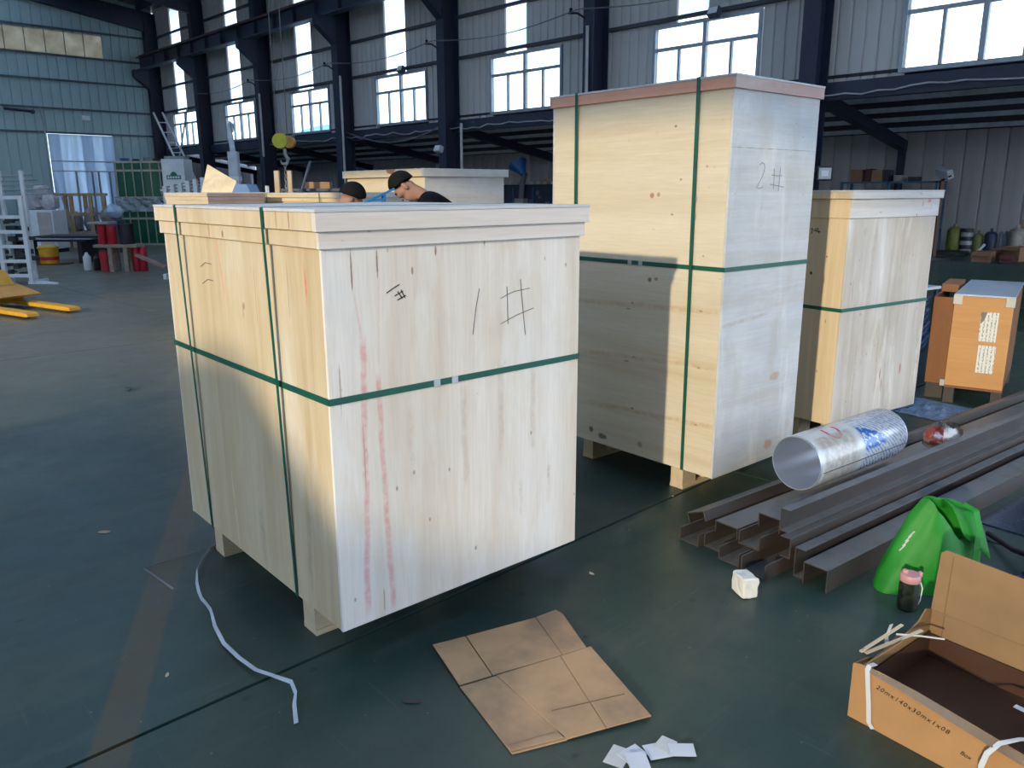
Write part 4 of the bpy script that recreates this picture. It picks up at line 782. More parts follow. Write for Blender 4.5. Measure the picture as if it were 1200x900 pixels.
# low wooden trestle with red cans
tt_ = thing('wooden_trestle', 'rough wooden trestle carrying red tins on the left of the floor', 'trestle', (5.75, 17.9, 0), R_(-44))
GW = ply('grey_timber', (.33, .27, .20), 'x', 'x', seed=30)
MB().box((-.38, -.2, .50), (.52, .2, .56)).build('table_board', GW, tt_)
for x in (-.1, .22): MB().box((x, -.18, 0), (x + .08, -.1, .50)).build('leg', GW, tt_); MB().box((x, .1, 0), (x + .08, .18, .50)).build('leg', GW, tt_)
MB().box((-.45, -.2, .98), (-.02, .2, 1.02)).build('upper_board', GW, tt_)
MB().bar((.46, -.1, .34), (1.25, -.55, .12), .09, .05).build('sloping_plank', ply('red_plank', (.34, .2, .16), 'x', 'x', seed=31), tt_)
def can(label, x, y, z, r, h, mat):
    c = thing('paint_tin', label, 'tin', (x, y, z), 0, 'red tins on the trestle')
    MB().lathe([(r * .98, .001), (r, .004), (r, h - .004), (r * .96, h), (.01, h - .006)], 16).build('tin_body', mat, c)
    for zz in (h * .3, h * .65): MB().lathe([(r, zz), (r + .004, zz + .006), (r, zz + .012)], 16, None, False).build('rib', mat, c)
ex, ey = math.cos(R_(-44)), math.sin(R_(-44))
def T(a, b): return 5.75 + ex * a - ey * b, 17.9 + ey * a + ex * b
for lb, a, b, z, r, h, mt in [('tall red tin on the left end of the trestle', -.26, 0, .56, .085, .40, RED), ('wide red tin on the trestle beside the black drum', -.06, 0, .56, .10, .38, RED), ('black drum standing between red tins on the trestle', .22, .05, .56, .15, .42, DARK), ('red tin on the floor under the left end of the trestle', -.24, 0, 0, .12, .42, RED), ('leftmost of two red tins standing right of the trestle legs', .40, 0, .10, .075, .40, RED), ('rightmost red tin standing by the sloping plank', .54, .02, .14, .075, .36, RED)]:
    x, y = T(a, b)
    can(lb, x, y, z if z > .4 else 0, r, h if z > .4 or z == 0 else h + z, mt)
for lb, a, b, h, mt in [('white jug on the floor left of the red tins', -.72, .15, .38, WHITE), ('black jug on the floor between two white jugs', -.53, .2, .34, DARK), ('pale jug on the floor next to the red tins', -.40, .3, .36, WHITE)]:
    x, y = T(a, b)
    o = MB().lathe([(.07, 0), (.08, .02), (.08, h * .75), (.03, h * .92), (.03, h), (.005, h)], 14).build('jug', mt, loc=(x, y, 0)); tag(o, lb, 'jug', 'jugs by the trestle')
# sheet metal stack, timber frame crate, white cabinet with bags, drum
ss = thing('sheet_stack', 'low dark table of metal sheets behind the red tins', 'table', (5.7, 21.3, 0), R_(-44))
for i in range(3): MB().box((-1.1 + .3 * i, -.5, .50 + .05 * i), (.75 + .15 * i, .5, .53 + .05 * i)).build('metal_sheet', [DARK, paint('grey_sheet', (.35, .42, .5), .3), DARK][i], ss)
MB().box((-1.0, -.4, 0), (-.9, .4, .5)).build('leg', DARK, ss); MB().box((.5, -.4, 0), (.6, .4, .5)).build('leg', DARK, ss)
tf = thing('timber_frame_crate', 'open timber frame crate standing before the white door', 'crate', (7.65, 26.6, 0), R_(-44))
TW = ply('frame_timber', (.42, .28, .17), 'z', 'x', seed=32)
for x in (-.62, -.02, .55):
    for y in (-.4, .4): MB().box((x - .05, y - .04, 0), (x + .05, y + .04, 1.55)).build('post', TW, tf)
for y in (-.4, .4):
    for z in (.42, .95, 1.52): MB().box((-.72, y - .05, z), (.66, y + .05, z + .08)).build('rail', TW, tf)
MB().bar((-.05, -.4, .45), (-.25, -.4, 1.5), .07).build('brace', TW, tf)
MB().box((-.7, -.45, .30), (.64, .45, .42)).build('floor_board', TW, tf)
MB().ball((-.3, .1, .75), (.28, .25, .32), 10, 7, .3, 1).build('wrapped_part', paint('grey_film', (.35, .38, .42), .3), tf); MB().ball((.28, .1, .8), (.22, .25, .38), 10, 7, .3, 2).build('wrapped_part', paint('grey_film', (.35, .38, .42), .3), tf)
wc = thing('white_cabinet', 'white cabinet under heaped plastic bags at the far left', 'cabinet', (6.35, 25.3, 0), R_(-44))
MB().box((-.5, -.35, .1), (.42, .35, 1.15)).build('cabinet_body', WHITE, wc, bevel=.01); MB().box((-.45, -.36, .15), (-.02, -.35, 1.1)).build('door', WHITE, wc); MB().box((.0, -.36, .15), (.38, -.35, 1.1)).build('door', paint('pinkish_panel', (.50, .44, .42), .5), wc); MB().box((-.48, -.3, 0), (.40, .3, .1)).build('plinth', DARK, wc)
CLR = paint('plastic_bag', (.50, .48, .50), .25, spec=.8)
for i, (x, z, r) in enumerate(((-.2, 1.38, .26), (.2, 1.36, .24), (.0, 1.62, .24))):
    bx_, by_ = 6.35 + ex * x, 25.3 + ey * x
    o = MB().ball((0, 0, 0), (r, r * .8, r * .95), 14, 9, .35, i + 11).build('plastic_bag', CLR, loc=(bx_, by_, z)); tag(o, ['left crumpled clear bag on the white cabinet', 'right crumpled clear bag on the white cabinet', 'topmost crumpled clear bag on the white cabinet'][i], 'bag', 'bags on the white cabinet')
o = MB().lathe([(.30, 0), (.30, .85), (.28, .88), (.01, .88)], 20).build('blue_drum', paint('drum_blue', (.015, .03, .075), .35), loc=(7.65, 23.8, 0)); tag(o, 'dark blue drum right of the timber frame crate', 'drum')
o = MB().ball((0, 0, 0), (.24, .2, .2), 12, 8, .3, 21).build('film_roll', paint('pale_film', (.45, .60, .75), .2), loc=(7.7, 23.75, 1.10)); tag(o, 'pale crumpled film on top of the dark blue drum', 'film')
o = MB().ball((0, 0, .22), (.3, .25, .22), 12, 8, .25, 22).build('sack', paint('tan_sack', (.30, .25, .19), .8), loc=(8.1, 25.4, .72)); tag(o, 'tan sack on a stand beside the green machine crate', 'sack')
o = MB().box((-.35, -.3, 0), (.35, .3, .72)).build('stand', DARK, loc=(8.1, 25.4, 0)); tag(o, 'dark stand under the tan sack', 'stand')
# two green machine crates stacked, wrapped in film
GP = paint('green_panel', (.012, .13, .065), .4); CRM = paint('cream_frame', (.50, .48, .38), .5)
FLM = G('stretch_film'); cf = FLM.co(); FLM.bump(FLM.noise(FLM.map(cf, (2, 2, 9)), 3, 5, .7, 1.2), .9, .06); FLM.fin(FLM.mix(FLM.noise(cf, 4, 4), (.30, .36, .40), (.62, .68, .72)), .12, .35, 1.0); FLM = FLM.m
def gcrate(label, z0, h, W):
    e = thing('green_machine', label, 'machine', (9.76, 26.60, z0), R_(-44), 'green machines stacked by the white door')
    x0 = -W / 2; n_ = 6 ; pw = W / n_
    for x in (x0, W / 2 - .06):
        for y in (-.5, .44): MB().box((x, y, 0), (x + .06, y + .06, h)).build('post', CRM, e)
    for z in (0, h * .72, h - .06): MB().box((x0, -.51, z), (W / 2, -.45, z + .06)).build('rail', CRM, e)
    for i in range(n_):
        MB().box((x0 + i * pw + .03, -.47, .06), (x0 + (i + 1) * pw, -.45, h * .72)).build('panel', GP, e)
        MB().box((x0 + i * pw + .03, -.47, h * .72 + .06), (x0 + (i + 1) * pw, -.45, h - .06)).build('panel', GP, e)
        MB().box((x0 + i * pw, -.50, .06), (x0 + i * pw + .03, -.45, h - .06)).build('slat', CRM, e)
    MB().box((x0 + .02, -.44, .02), (W / 2 - .02, .46, h - .02)).build('body', GP, e)
    return e
gcrate('lower green machine in cream frame by the white door, wrapped in film', 0.0, 1.10, 1.55)
g2 = gcrate('upper green machine in cream frame stacked near the white door', 1.43, 1.13, 1.65)
q = random.Random(3); m = MB(); vv = []
for i in range(30):
    for j in range(9): vv.append((-.85 + i * .058, -.53 - .09 * q.random() - .03 * math.sin(i + j), 1.02 + j * .055 + .03 * q.random()))
m.add(vv, [(i * 9 + j, (i + 1) * 9 + j, (i + 1) * 9 + j + 1, i * 9 + j + 1) for i in range(29) for j in range(8)], True)
m.box((-.8, -.45, 1.101), (.78, .45, 1.429))
o = m.build('stretch_film', FLM, loc=(9.76, 26.60, 0), rot=(0, 0, R_(-44))); tag(o, 'silvery stretch film bulging between the two green machines', 'film')
for i, (x, s) in enumerate(((-.7, .10), (-.35, .07), (.05, .12), (.3, .08))):
    o = MB().cbox((0, 0, s / 2), (s * 2.2, .2, s)).build('machine_part', [paint('blue_part', (.03, .12, .35), .4), DARK, paint('grey_part', (.3, .3, .3), .5), DARK][i], loc=(9.76 + ex * x, 26.60 + ey * x, 2.5605)); tag(o, ['blue box on the left end of the upper green machine', 'small dark part second from the left on the upper green machine', 'grey part in the middle on top of the upper green machine', 'dark part right of the grey one on the upper green machine'][i], 'machine part', 'parts on the green machine')
# white cabinet with green sign
sc_ = thing('sign_cabinet', 'tall white cabinet with a green printed sign, right of the green machines', 'cabinet', (9.2, 22.9, 0), R_(-44))
MB().box((-.31, -.3, 0), (.31, .3, 2.50)).build('cabinet_body', WHITE, sc_, bevel=.01); MB().box((-.30, -.315, .1), (.0, -.3, 1.8)).build('door', WHITE, sc_); MB().box((.01, -.315, .1), (.30, -.3, 1.8)).build('door', WHITE, sc_)
GS = paint('sign_green', (.01, .16, .12), .5)
MB().box((-.19, -.306, 1.96), (.20, -.3, 2.07)).build('sign_panel', GS, sc_); MB().prism([(-.08, 2.07), (.10, 2.07), (.10, 2.10), (.04, 2.16), (-.02, 2.16), (-.08, 2.10)], lambda u, v, t: (u, t, v), -.306, -.3).build('sign_emblem', GS, sc_)
for i in range(5): MB().box((-.16 + i * .07, -.309, 1.985), (-.16 + i * .07 + .045, -.306, 2.045)).build('sign_letter', WHITE, sc_)
MB().box((-.25, -.2, 2.5), (.28, .2, 2.58)).build('top_box', paint('grey_part', (.3, .3, .3), .5), sc_)
# white post rack
pr_ = thing('white_post_rack', 'white rack with a row of upright ridged posts, behind the nearest crate', 'rack', (6.2, 15.55, 0), R_(-44))
for i in range(2, 8):
    x = -.55 + .145 * i; h = 1.66 + .032 * i
    MB().box((x, -.03, .1), (x + .075, .05, h)).build('post', WHITE, pr_)
    for k_ in range(5): MB().box((x - .035, -.035, h - .05 - .06 * k_), (x, .02, h - .035 - .06 * k_)).build('peg', DARK, pr_)
for z in (.0, .75, 1.60): MB().box((-.34, .05, z + .02), (.66, .10, z + .08)).build('rail', WHITE, pr_)
for x in (-.3, .58): MB().box((x, -.3, 0), (x + .06, .3, .1)).build('foot', WHITE, pr_)
# white jib post and crane hook
jb = thing('white_jib_post', 'white steel post with a hooked top, in front of the third window from the corner', 'post', (7.06, 14.88, 0), R_(-44))
MB().box((-.09, -.08, 0), (.09, .08, 2.35)).build('post', paint('pale_grey_paint', (.52, .58, .64), .4), jb, bevel=.01); MB().box((-.14, -.1, 1.82), (.10, .1, 1.90)).build('collar', WHITE, jb)
MB().tube([(0, 0, 2.3), (-.02, 0, 2.6), (-.04, 0, 2.82), (-.01, 0, 2.88), (.03, 0, 2.84), (.02, 0, 2.7)], [.055, .05, .04, .035, .03, .02]).build('hooked_top', paint('pale_grey_paint', (.52, .58, .64), .4), jb)
MB().box((-.2, -.2, 0), (.2, .2, .03)).build('base_plate', DARK, jb)
hk = thing('crane_hook', 'yellow crane hook block hanging on thin ropes with a chain below', 'hook', (6.70, 12.38, 0), R_(-44))
MB().tube([(0, .06, 2.42), (0, -.06, 2.42)], .125, 20).build('sheave_block', paint('hook_yellow', (.50, .48, .02), .4), hk, bevel=.01)
MB().tube([(.14, .07, 2.40), (.14, -.05, 2.40)], .10, 18).build('sheave_block', paint('hook_orange', (.38, .2, .03), .45), hk, bevel=.01)
for x in (-.05, .12): MB().tube([(x, 0, 2.5), (x, 0, 7.95)], .008, 6).build('rope', paint('rope', (.12, .12, .12), .6), hk)
MB().tube([(.06, 0, 2.3), (.06, 0, 2.2), (.11, 0, 2.14), (.08, 0, 2.06), (.0, 0, 2.06), (-.02, 0, 2.12)], [.03, .03, .03, .028, .022, .012]).build('hook', paint('grey_part', (.3, .3, .3), .5), hk)
for i in range(9):
    a = R_(90 * (i % 2)); pts = [Vector((.05 + .02 * math.cos(t) * math.cos(a), .02 * math.cos(t) * math.sin(a), 2.03 - .055 * i + .035 * math.sin(t))) for t in [k_ * math.pi / 4 for k_ in range(9)]]
    MB().tube(pts, .007, 5, False).build('chain_link', paint('grey_part', (.3, .3, .3), .5), hk)
MB().tube([(.05, 0, 1.54), (.045, 0, 1.3), (.04, 0, 1.0)], .02).build('chain_end', DARK, hk)
# tall shelf with boards, carton, timbers
dshelf = thing('dark_shelf', 'tall dark shelf carrying a carton behind the low crate lid', 'shelf', (6.87, 11.55, 0), R_(-44))
for z in (.3, 1.0, 1.62): MB().box((-.55, -.25, z), (.5, .25, z + .04)).build('shelf_board', NAVY2, dshelf)
for x in (-.55, .45):
    for y in (-.25, .2): MB().box((x, y, 0), (x + .05, y + .05, 1.62)).build('post', NAVY, dshelf)
o = MB().box((-.2, -.15, 0), (.2, .15, .10)).build('carton', ply('flat_carton', (.40, .23, .12), 'x', 'x', seed=33), loc=(6.85, 11.53, 1.661), rot=(0, 0, R_(-40))); tag(o, 'flat brown carton on the tall dark shelf', 'carton')
for lb, x, y, h, w in [('left wooden batten standing behind the low crate lid', 6.05, 11.36, 1.92, .07), ('right wooden batten standing behind the low crate lid', 6.21, 11.26, 1.92, .06)]:
    o = MB().box((-w / 2, -.03, 0), (w / 2, .03, h)).build('wooden_batten', GWD if False else ply('batten', (.50, .36, .22), 'z', 'x', seed=34), loc=(x, y, 0), rot=(0, 0, R_(-44))); tag(o, lb, 'batten', 'wooden battens')
o = MB().box((-.02, -.02, 0), (.02, .02, 1.70)).build('white_stake', WHITE, loc=(5.95, 11.5, 0)); tag(o, 'thin white stake left of the wooden battens', 'stake')
o = MB().tube([(6.20, 11.15, 0.0), (6.28, 11.08, 1.6), (6.45, 11.05, 2.06)], .022).build('leaning_bar', NAVY2); tag(o, 'dark bar leaning diagonally behind the low crate lid', 'bar')
# ladder leaning in the corner
ld = thing('aluminium_ladder', 'thin pale ladder leaning against the last window in the corner', 'ladder', (0, 0, 0))
a0, a1 = Vector((11.15, 25.3, 0)), Vector((10.55, 27.75, 4.15)); off = Vector((.30, -.29, 0))
for s in (0, 1): MB().bar(a0 + off * s, a1 + off * s * .7, .045).build('stile', WHITE, ld)
for i in range(1, 13):
    t = i / 13; MB().bar(a0 + (a1 - a0) * t, a0 + (a1 - a0) * t + off * (1 - .3 * t), .028).build('rung', WHITE, ld)
ld2 = MB().bar((10.35, 27.3, .0), (11.2, 26.6, 4.25), .035).build('leaning_pole', ALU); tag(ld2, 'thin pole crossing the leaning ladder in the corner', 'pole')
# far workshop bench with blue hood (annex, seen above the nearest crate)
be = thing('machine_bench', 'dark machine bench in the annex under a blue suction hood', 'bench', (13.6, 13.4, .6), 0)
MB().box((-.3, -1.0, .0), (.3, 1.05, 1.12)).build('bench_body', NAVY, be); MB().box((-.32, -1.02, 1.12), (.32, 1.07, 1.16)).build('bench_top', DARK, be)
q = random.Random(8)
for i in range(9): MB().cbox((-.28, -.9 + i * .22, 1.19), (.06, .05, .06)).build('bench_tool', paint('bright_tool', (.45, .5, .55), .4), be)
for y in (-.35, .3): MB().box((-.33, y, .0), (-.30, y + .03, 1.1)).build('bench_rail', paint('bench_blue', (.03, .10, .2), .4), be)
for i in range(10): MB().cbox((-.32, q.uniform(-.9, .95), q.uniform(.3, 1.0)), (.03, q.uniform(.05, .2), q.uniform(.04, .12))).build('bench_detail', paint('bench_grey', (.09, .12, .16), .5), be)
hd_ = thing('suction_hood', 'blue funnel hood on a grey arm above the dark machine bench', 'hood', (13.2, 13.35, .6), 0)
MB().tube([(0, 0, 0), (0, .02, .8), (0, -.02, 1.2), (.02, -.10, 1.42)], .06).build('arm', paint('grey_arm', (.10, .12, .15), .5), hd_)
MB().lathe([(.07, 0), (.10, .1), (.22, .30), (.225, .31), (.10, .12)], 20, Matrix.Translation((0, -.06, 1.38)) @ Matrix.Rotation(R_(-38), 4, 'X'), False).build('funnel', paint('funnel_blue', (.006, .11, .38), .35), hd_)
MB().box((-.1, -.14, .58), (.06, .14, .85)).build('control_box', paint('grey_part2', (.28, .28, .27), .5), hd_)
o = MB().box((-.12, -.12, 0), (.12, .12, .12)).build('carton', ply('small_carton', (.35, .24, .13), 'y', 'y', seed=35), loc=(13.6, 12.95, 1.761)); tag(o, 'small carton on the right end of the dark machine bench', 'carton')
# ------------------------------------------------------------------ annex goods at right
bs = thing('blue_shelf', 'blue framed shelf in the annex holding small cartons', 'shelf', (14.3, 5.6, .6), 0)
BF = paint('blue_frame', (.04, .14, .24), .45)
for y in (-.85, -.1, .70):
    for x in (-.2, .2): MB().box((x - .02, y - .02, 0), (x + .02, y + .02, 1.15)).build('post', BF, bs)
for z in (.35, .75, 1.12): MB().box((-.22, -.87, z), (.22, .72, z + .03)).build('shelf_board', NAVY2 if z < 1 else BF, bs)
for lb, y, w, h, cl in [('leftmost brown carton on the blue shelf', .48, .20, .20, (.34, .17, .09)), ('dark red carton second on the blue shelf', .28, .09, .21, (.13, .04, .035)), ('tan carton third on the blue shelf', .13, .18, .19, (.36, .22, .12)), ('dark box right of the tan carton on the blue shelf', -.02, .08, .19, (.05, .045, .06)), ('small white part on the blue shelf', -.22, .12, .10, (.45, .42, .38)), ('small dark part on the right of the blue shelf', -.45, .14, .07, (.05, .05, .06))]:
    o = MB().box((-.12, -w / 2, 0), (.12, w / 2, h)).build('carton', paint('carton_%d' % int(cl[0] * 1000), cl, .7), loc=(14.25, 5.6 + y, 1.7505), bevel=.004); tag(o, lb, 'carton', 'boxes on the blue shelf')
fl = thing('work_light', 'black framed work light fixed beside the column behind the third crate', 'lamp', (11.3, 5.32, 1.84), R_(136))
MB().box((-.11, -.03, -.10), (.11, .03, .10)).build('housing', DARK, fl, bevel=.01); MB().box((-.085, .031, -.075), (.085, .034, .075)).build('lens', paint('lamp_lens', (.30, .38, .40), .15), fl); MB().box((-.05, .034, -.04), (.05, .036, .04)).build('led_board', WHITE, fl)
MB().tube([(.0, -.03, 0), (.22, -.12, -.02), (.25, -.25, .02)], .015).build('arm', DARK, fl)
MB().tube([(.12, 0, .06), (.17, 0, .0), (.12, 0, -.08)], .01).build('bracket', DARK, fl)
f2 = thing('work_light', 'pale grey work light on top of a brown post in the annex', 'lamp', (12.85, 4.26, 0), R_(-130))
MB().box((-.025, -.025, .6), (.025, .025, 1.74)).build('post', paint('brown_post', (.14, .075, .05), .7), f2); MB().box((-.16, -.16, .6), (.16, .16, .63)).build('base', DARK, f2)
MB().box((-.14, -.05, -.07), (.14, .05, .07), Matrix.Translation((.03, 0, 1.85)) @ Matrix.Rotation(R_(25), 4, 'X') @ Matrix.Rotation(R_(15), 4, 'Y')).build('lamp_head', paint('lamp_grey', (.42, .46, .52), .4), f2, bevel=.012)
MB().tube([(0, 0, 1.74), (.1, 0, 1.78), (.2, 0, 1.80)], .014).build('bracket', DARK, f2)
for lb, cat, x, y, r, h, cl, kind in [('yellow green gas cylinder leaning at the left end of the annex wall', 'cylinder', 14.5, 4.52, .11, .42, (.20, .20, .04), 'c'), ('stack of black and white striped tins by the annex wall', 'tins', 14.5, 4.33, .09, .40, (.45, .45, .45), 's'), ('short yellow green drum right of the striped tins', 'drum', 14.55, 4.17, .075, .32, (.22, .23, .05), 'c'), ('dark blue canister by the annex wall', 'canister', 14.55, 3.99, .09, .36, (.02, .035, .08), 'c'), ('left grey metal pipe piece standing at the annex wall', 'pipe', 14.6, 3.86, .03, .36, (.18, .22, .26), 'c'), ('right grey metal pipe piece standing at the annex wall', 'pipe', 14.6, 3.79, .03, .37, (.18, .22, .26), 'c'), ('pale speckled canister under a wooden stick by the annex wall', 'canister', 14.6, 3.64, .12, .42, (.36, .36, .33), 'c'), ('thin white pipe piece at the right frame edge by the annex wall', 'pipe', 14.6, 3.49, .025, .40, (.55, .56, .55), 'c')]:
    e = thing({'cylinder': 'gas_cylinder', 'tins': 'striped_tins', 'drum': 'small_drum', 'canister': 'canister', 'pipe': 'pipe_piece'}[cat], lb, cat, (x, y, .6), 0)
    mt = paint('goods_%d_%d' % (int(cl[0] * 100), int(cl[2] * 100)), cl, .5, var=.4, scale=14)
    if kind == 'c':
        MB().lathe([(r * .9, 0), (r, .02), (r, h * .86), (r * .7, h * .96), (r * .3, h), (.004, h)], 18).build('body', mt, e)
        if r > .05: MB().lathe([(r * .25, h), (r * .25, h + .05), (.004, h + .05)], 10).build('neck', mt, e)
    else:
        for i in range(6): MB().lathe([(r, i * h / 6 + .002), (r, (i + 1) * h / 6 - .002), (.004, (i + 1) * h / 6 - .002)], 18).build('tin', paint('tin_black', (.03, .03, .035), .5) if i % 2 else mt, e)
o = MB().box((-.03, -.03, 0), (.03, .03, .55)).build('wooden_stick', ply('stick', (.30, .24, .17), 'z', 'y', seed=36), loc=(14.78, 3.62, .6)); tag(o, 'wooden stick standing behind the pale speckled canister', 'stick')
for lb, x, y, w, d, h, rz_ in [('open tan carton before the grey pipe pieces', 13.75, 3.63, .26, .22, .14, 10), ('large torn brown carton at the right frame edge in the annex', 13.45, 3.30, .34, .30, .20, -25), ('flat brown carton lying nearest in the annex', 12.98, 3.62, .36, .24, .14, 6), ('small dark red carton beside the flat brown carton', 13.0, 3.33, .16, .16, .10, 12)]:
    e = thing('carton', lb, 'carton', (x, y, .6), R_(rz_), 'cartons on the annex floor')
    cm = paint('annex_carton_%d' % int(w * 100), (.30, .155, .085) if w > .2 else (.16, .05, .04), .75)
    MB().box((-w / 2 + .006, -d / 2, 0), (w / 2 - .006, -d / 2 + .006, h)).build('wall', cm, e); MB().box((-w / 2 + .006, d / 2 - .006, 0), (w / 2 - .006, d / 2, h)).build('wall', cm, e)
    MB().box((-w / 2, -d / 2, 0), (-w / 2 + .006, d / 2, h)).build('wall', cm, e); MB().box((w / 2 - .006, -d / 2, 0), (w / 2, d / 2, h)).build('wall', cm, e)
    MB().box((-w / 2 + .006, -d / 2 + .006, 0), (w / 2 - .006, d / 2 - .006, .006)).build('base', cm, e)
    MB().box((-w / 2 - .10, -d / 2, -.003), (-w / 2, d / 2, .003), Matrix.Translation((-w / 2, 0, h)) @ Matrix.Rotation(-.5, 4, 'Y') @ Matrix.Translation((w / 2, 0, 0))).build('flap', cm, e)
o = MB().box((-.35, -.3, 0), (.35, .3, .05)).build('dark_sheet', DARK, loc=(14.0, 4.45, .6), rot=(0, 0, .2)); tag(o, 'dark flat sheet on the annex floor before the striped tins', 'sheet')
o = MB().bar((13.7, 3.98, .61), (13.95, 3.90, .78), .03).build('white_stick', WHITE); tag(o, 'short white stick leaning on the annex floor', 'stick')
st_ = thing('stool', 'small stool with a pale top half hidden right of the third crate', 'stool', (9.8, 3.33, 0), R_(-10))
MB().box((-.16, -.14, .50), (.16, .14, .53)).build('seat', WHITE, st_)
for x in (-.13, .11):
    for y in (-.12, .10): MB().box((x, y, 0), (x + .03, y + .03, .50)).build('leg', NAVY2, st_)
# small fittings on columns, pipes and wires along the long wall
for lb, x, y, z in [('small floodlight above the window right of the tall crate strap', 11.55, 7.42, 4.30), ('small floodlight above the third window from the right', 11.55, 15.56, 4.30), ('small pale lamp low on the column behind the far crate', 11.28, 13.95, 2.50)]:
    e = thing('flood_light', lb, 'lamp', (x, y, z), 0)
    MB().box((-.06, -.10, -.07), (.06, .10, .07), Matrix.Rotation(.4, 4, 'Y')).build('housing', paint('lamp_grey', (.42, .46, .52), .4) if z < 3 else NAVY2, e, bevel=.01); MB().box((-.068, -.08, -.05), (-.06, .08, .05), Matrix.Rotation(.4, 4, 'Y')).build('lens', WHITE, e)
    MB().tube([(0, 0, 0), (.12, 0, .02), (.17, 0, .04)], .012).build('bracket', DARK, e)
for i, (y, z0, z1) in enumerate([(9.80, 2.9, 4.40), (13.22, 0, 2.99), (17.72, 0, 4.36), (21.9, 2.6, 4.3)]):
    o = MB().tube([(11.30, y, z0), (11.30, y, z1)], .03, 10).build('white_conduit', paint('conduit', (.45, .46, .48), .5)); tag(o, ['pale conduit on the column behind the tall crate', 'pale pole standing right of the column behind the far crate', 'pale conduit on the column left of the far crate', 'pale conduit on the column above the crane hook'][i], 'conduit', 'conduits on the columns')
wz = 4.66
for i, y in enumerate(COLY[2:7]):
    e = thing('wire_bracket', ['wire bracket on the column right of the tall crate', 'wire bracket on the column behind the tall crate', 'wire bracket on the column behind the far crate', 'wire bracket on the column above the workers', 'wire bracket on the column by the crane hook'][i], 'bracket', (11.32, y + .3, wz), 0, 'wire brackets on the columns')
    MB().tube([(.02, -.1, -.12), (-.02, .06, -.02), (-.05, .24, 0)], .018).build('arm', DARK, e); MB().lathe([(.02, 0), (.035, .02), (.02, .04), (.035, .06), (.01, .08)], 10, Matrix.Translation((-.05, .18, 0))).build('insulator', DARK, e)
m = MB()
ys = COLY[1:8]
for dy in (.2, .32):
    pts = []
    for a, b in zip(ys, ys[1:]):
        for k_ in range(8): t = k_ / 8; pts.append((11.25, a + (b - a) * t + dy, wz + .05 - .16 * math.sin(math.pi * t) - .02))
    m.tube(pts, .006, 5)
o = m.build('overhead_wire', paint('wire_grey', (.16, .17, .2), .5)); tag(o, 'pair of thin wires strung between the column brackets', 'wire')
q = random.Random(6); m = MB(); pts = []; y = 2.6
while y < 22: pts.append((11.57 + q.uniform(-.02, .02), y, 2.96 + q.uniform(-.03, .03) - .05 * math.sin(y * 1.53) ** 2)); y += .22
m.tube(pts, .012, 6)
o = m.build('eave_cable', paint('cable_white', (.42, .42, .46), .6)); tag(o, 'ragged pale cable running along the beam under the windows', 'cable')
m = MB(); pts = [(11.56, 18.0 + (13.9 - 18.0) * t, 3.08 - .34 * math.sin(math.pi * t)) for t in [k_ / 14 for k_ in range(15)]]
o = m.tube(pts, .018, 6).build('sagging_cable', paint('cable_grey', (.12, .13, .16), .6)); tag(o, 'grey cable sagging from the beam above the far crate', 'cable')

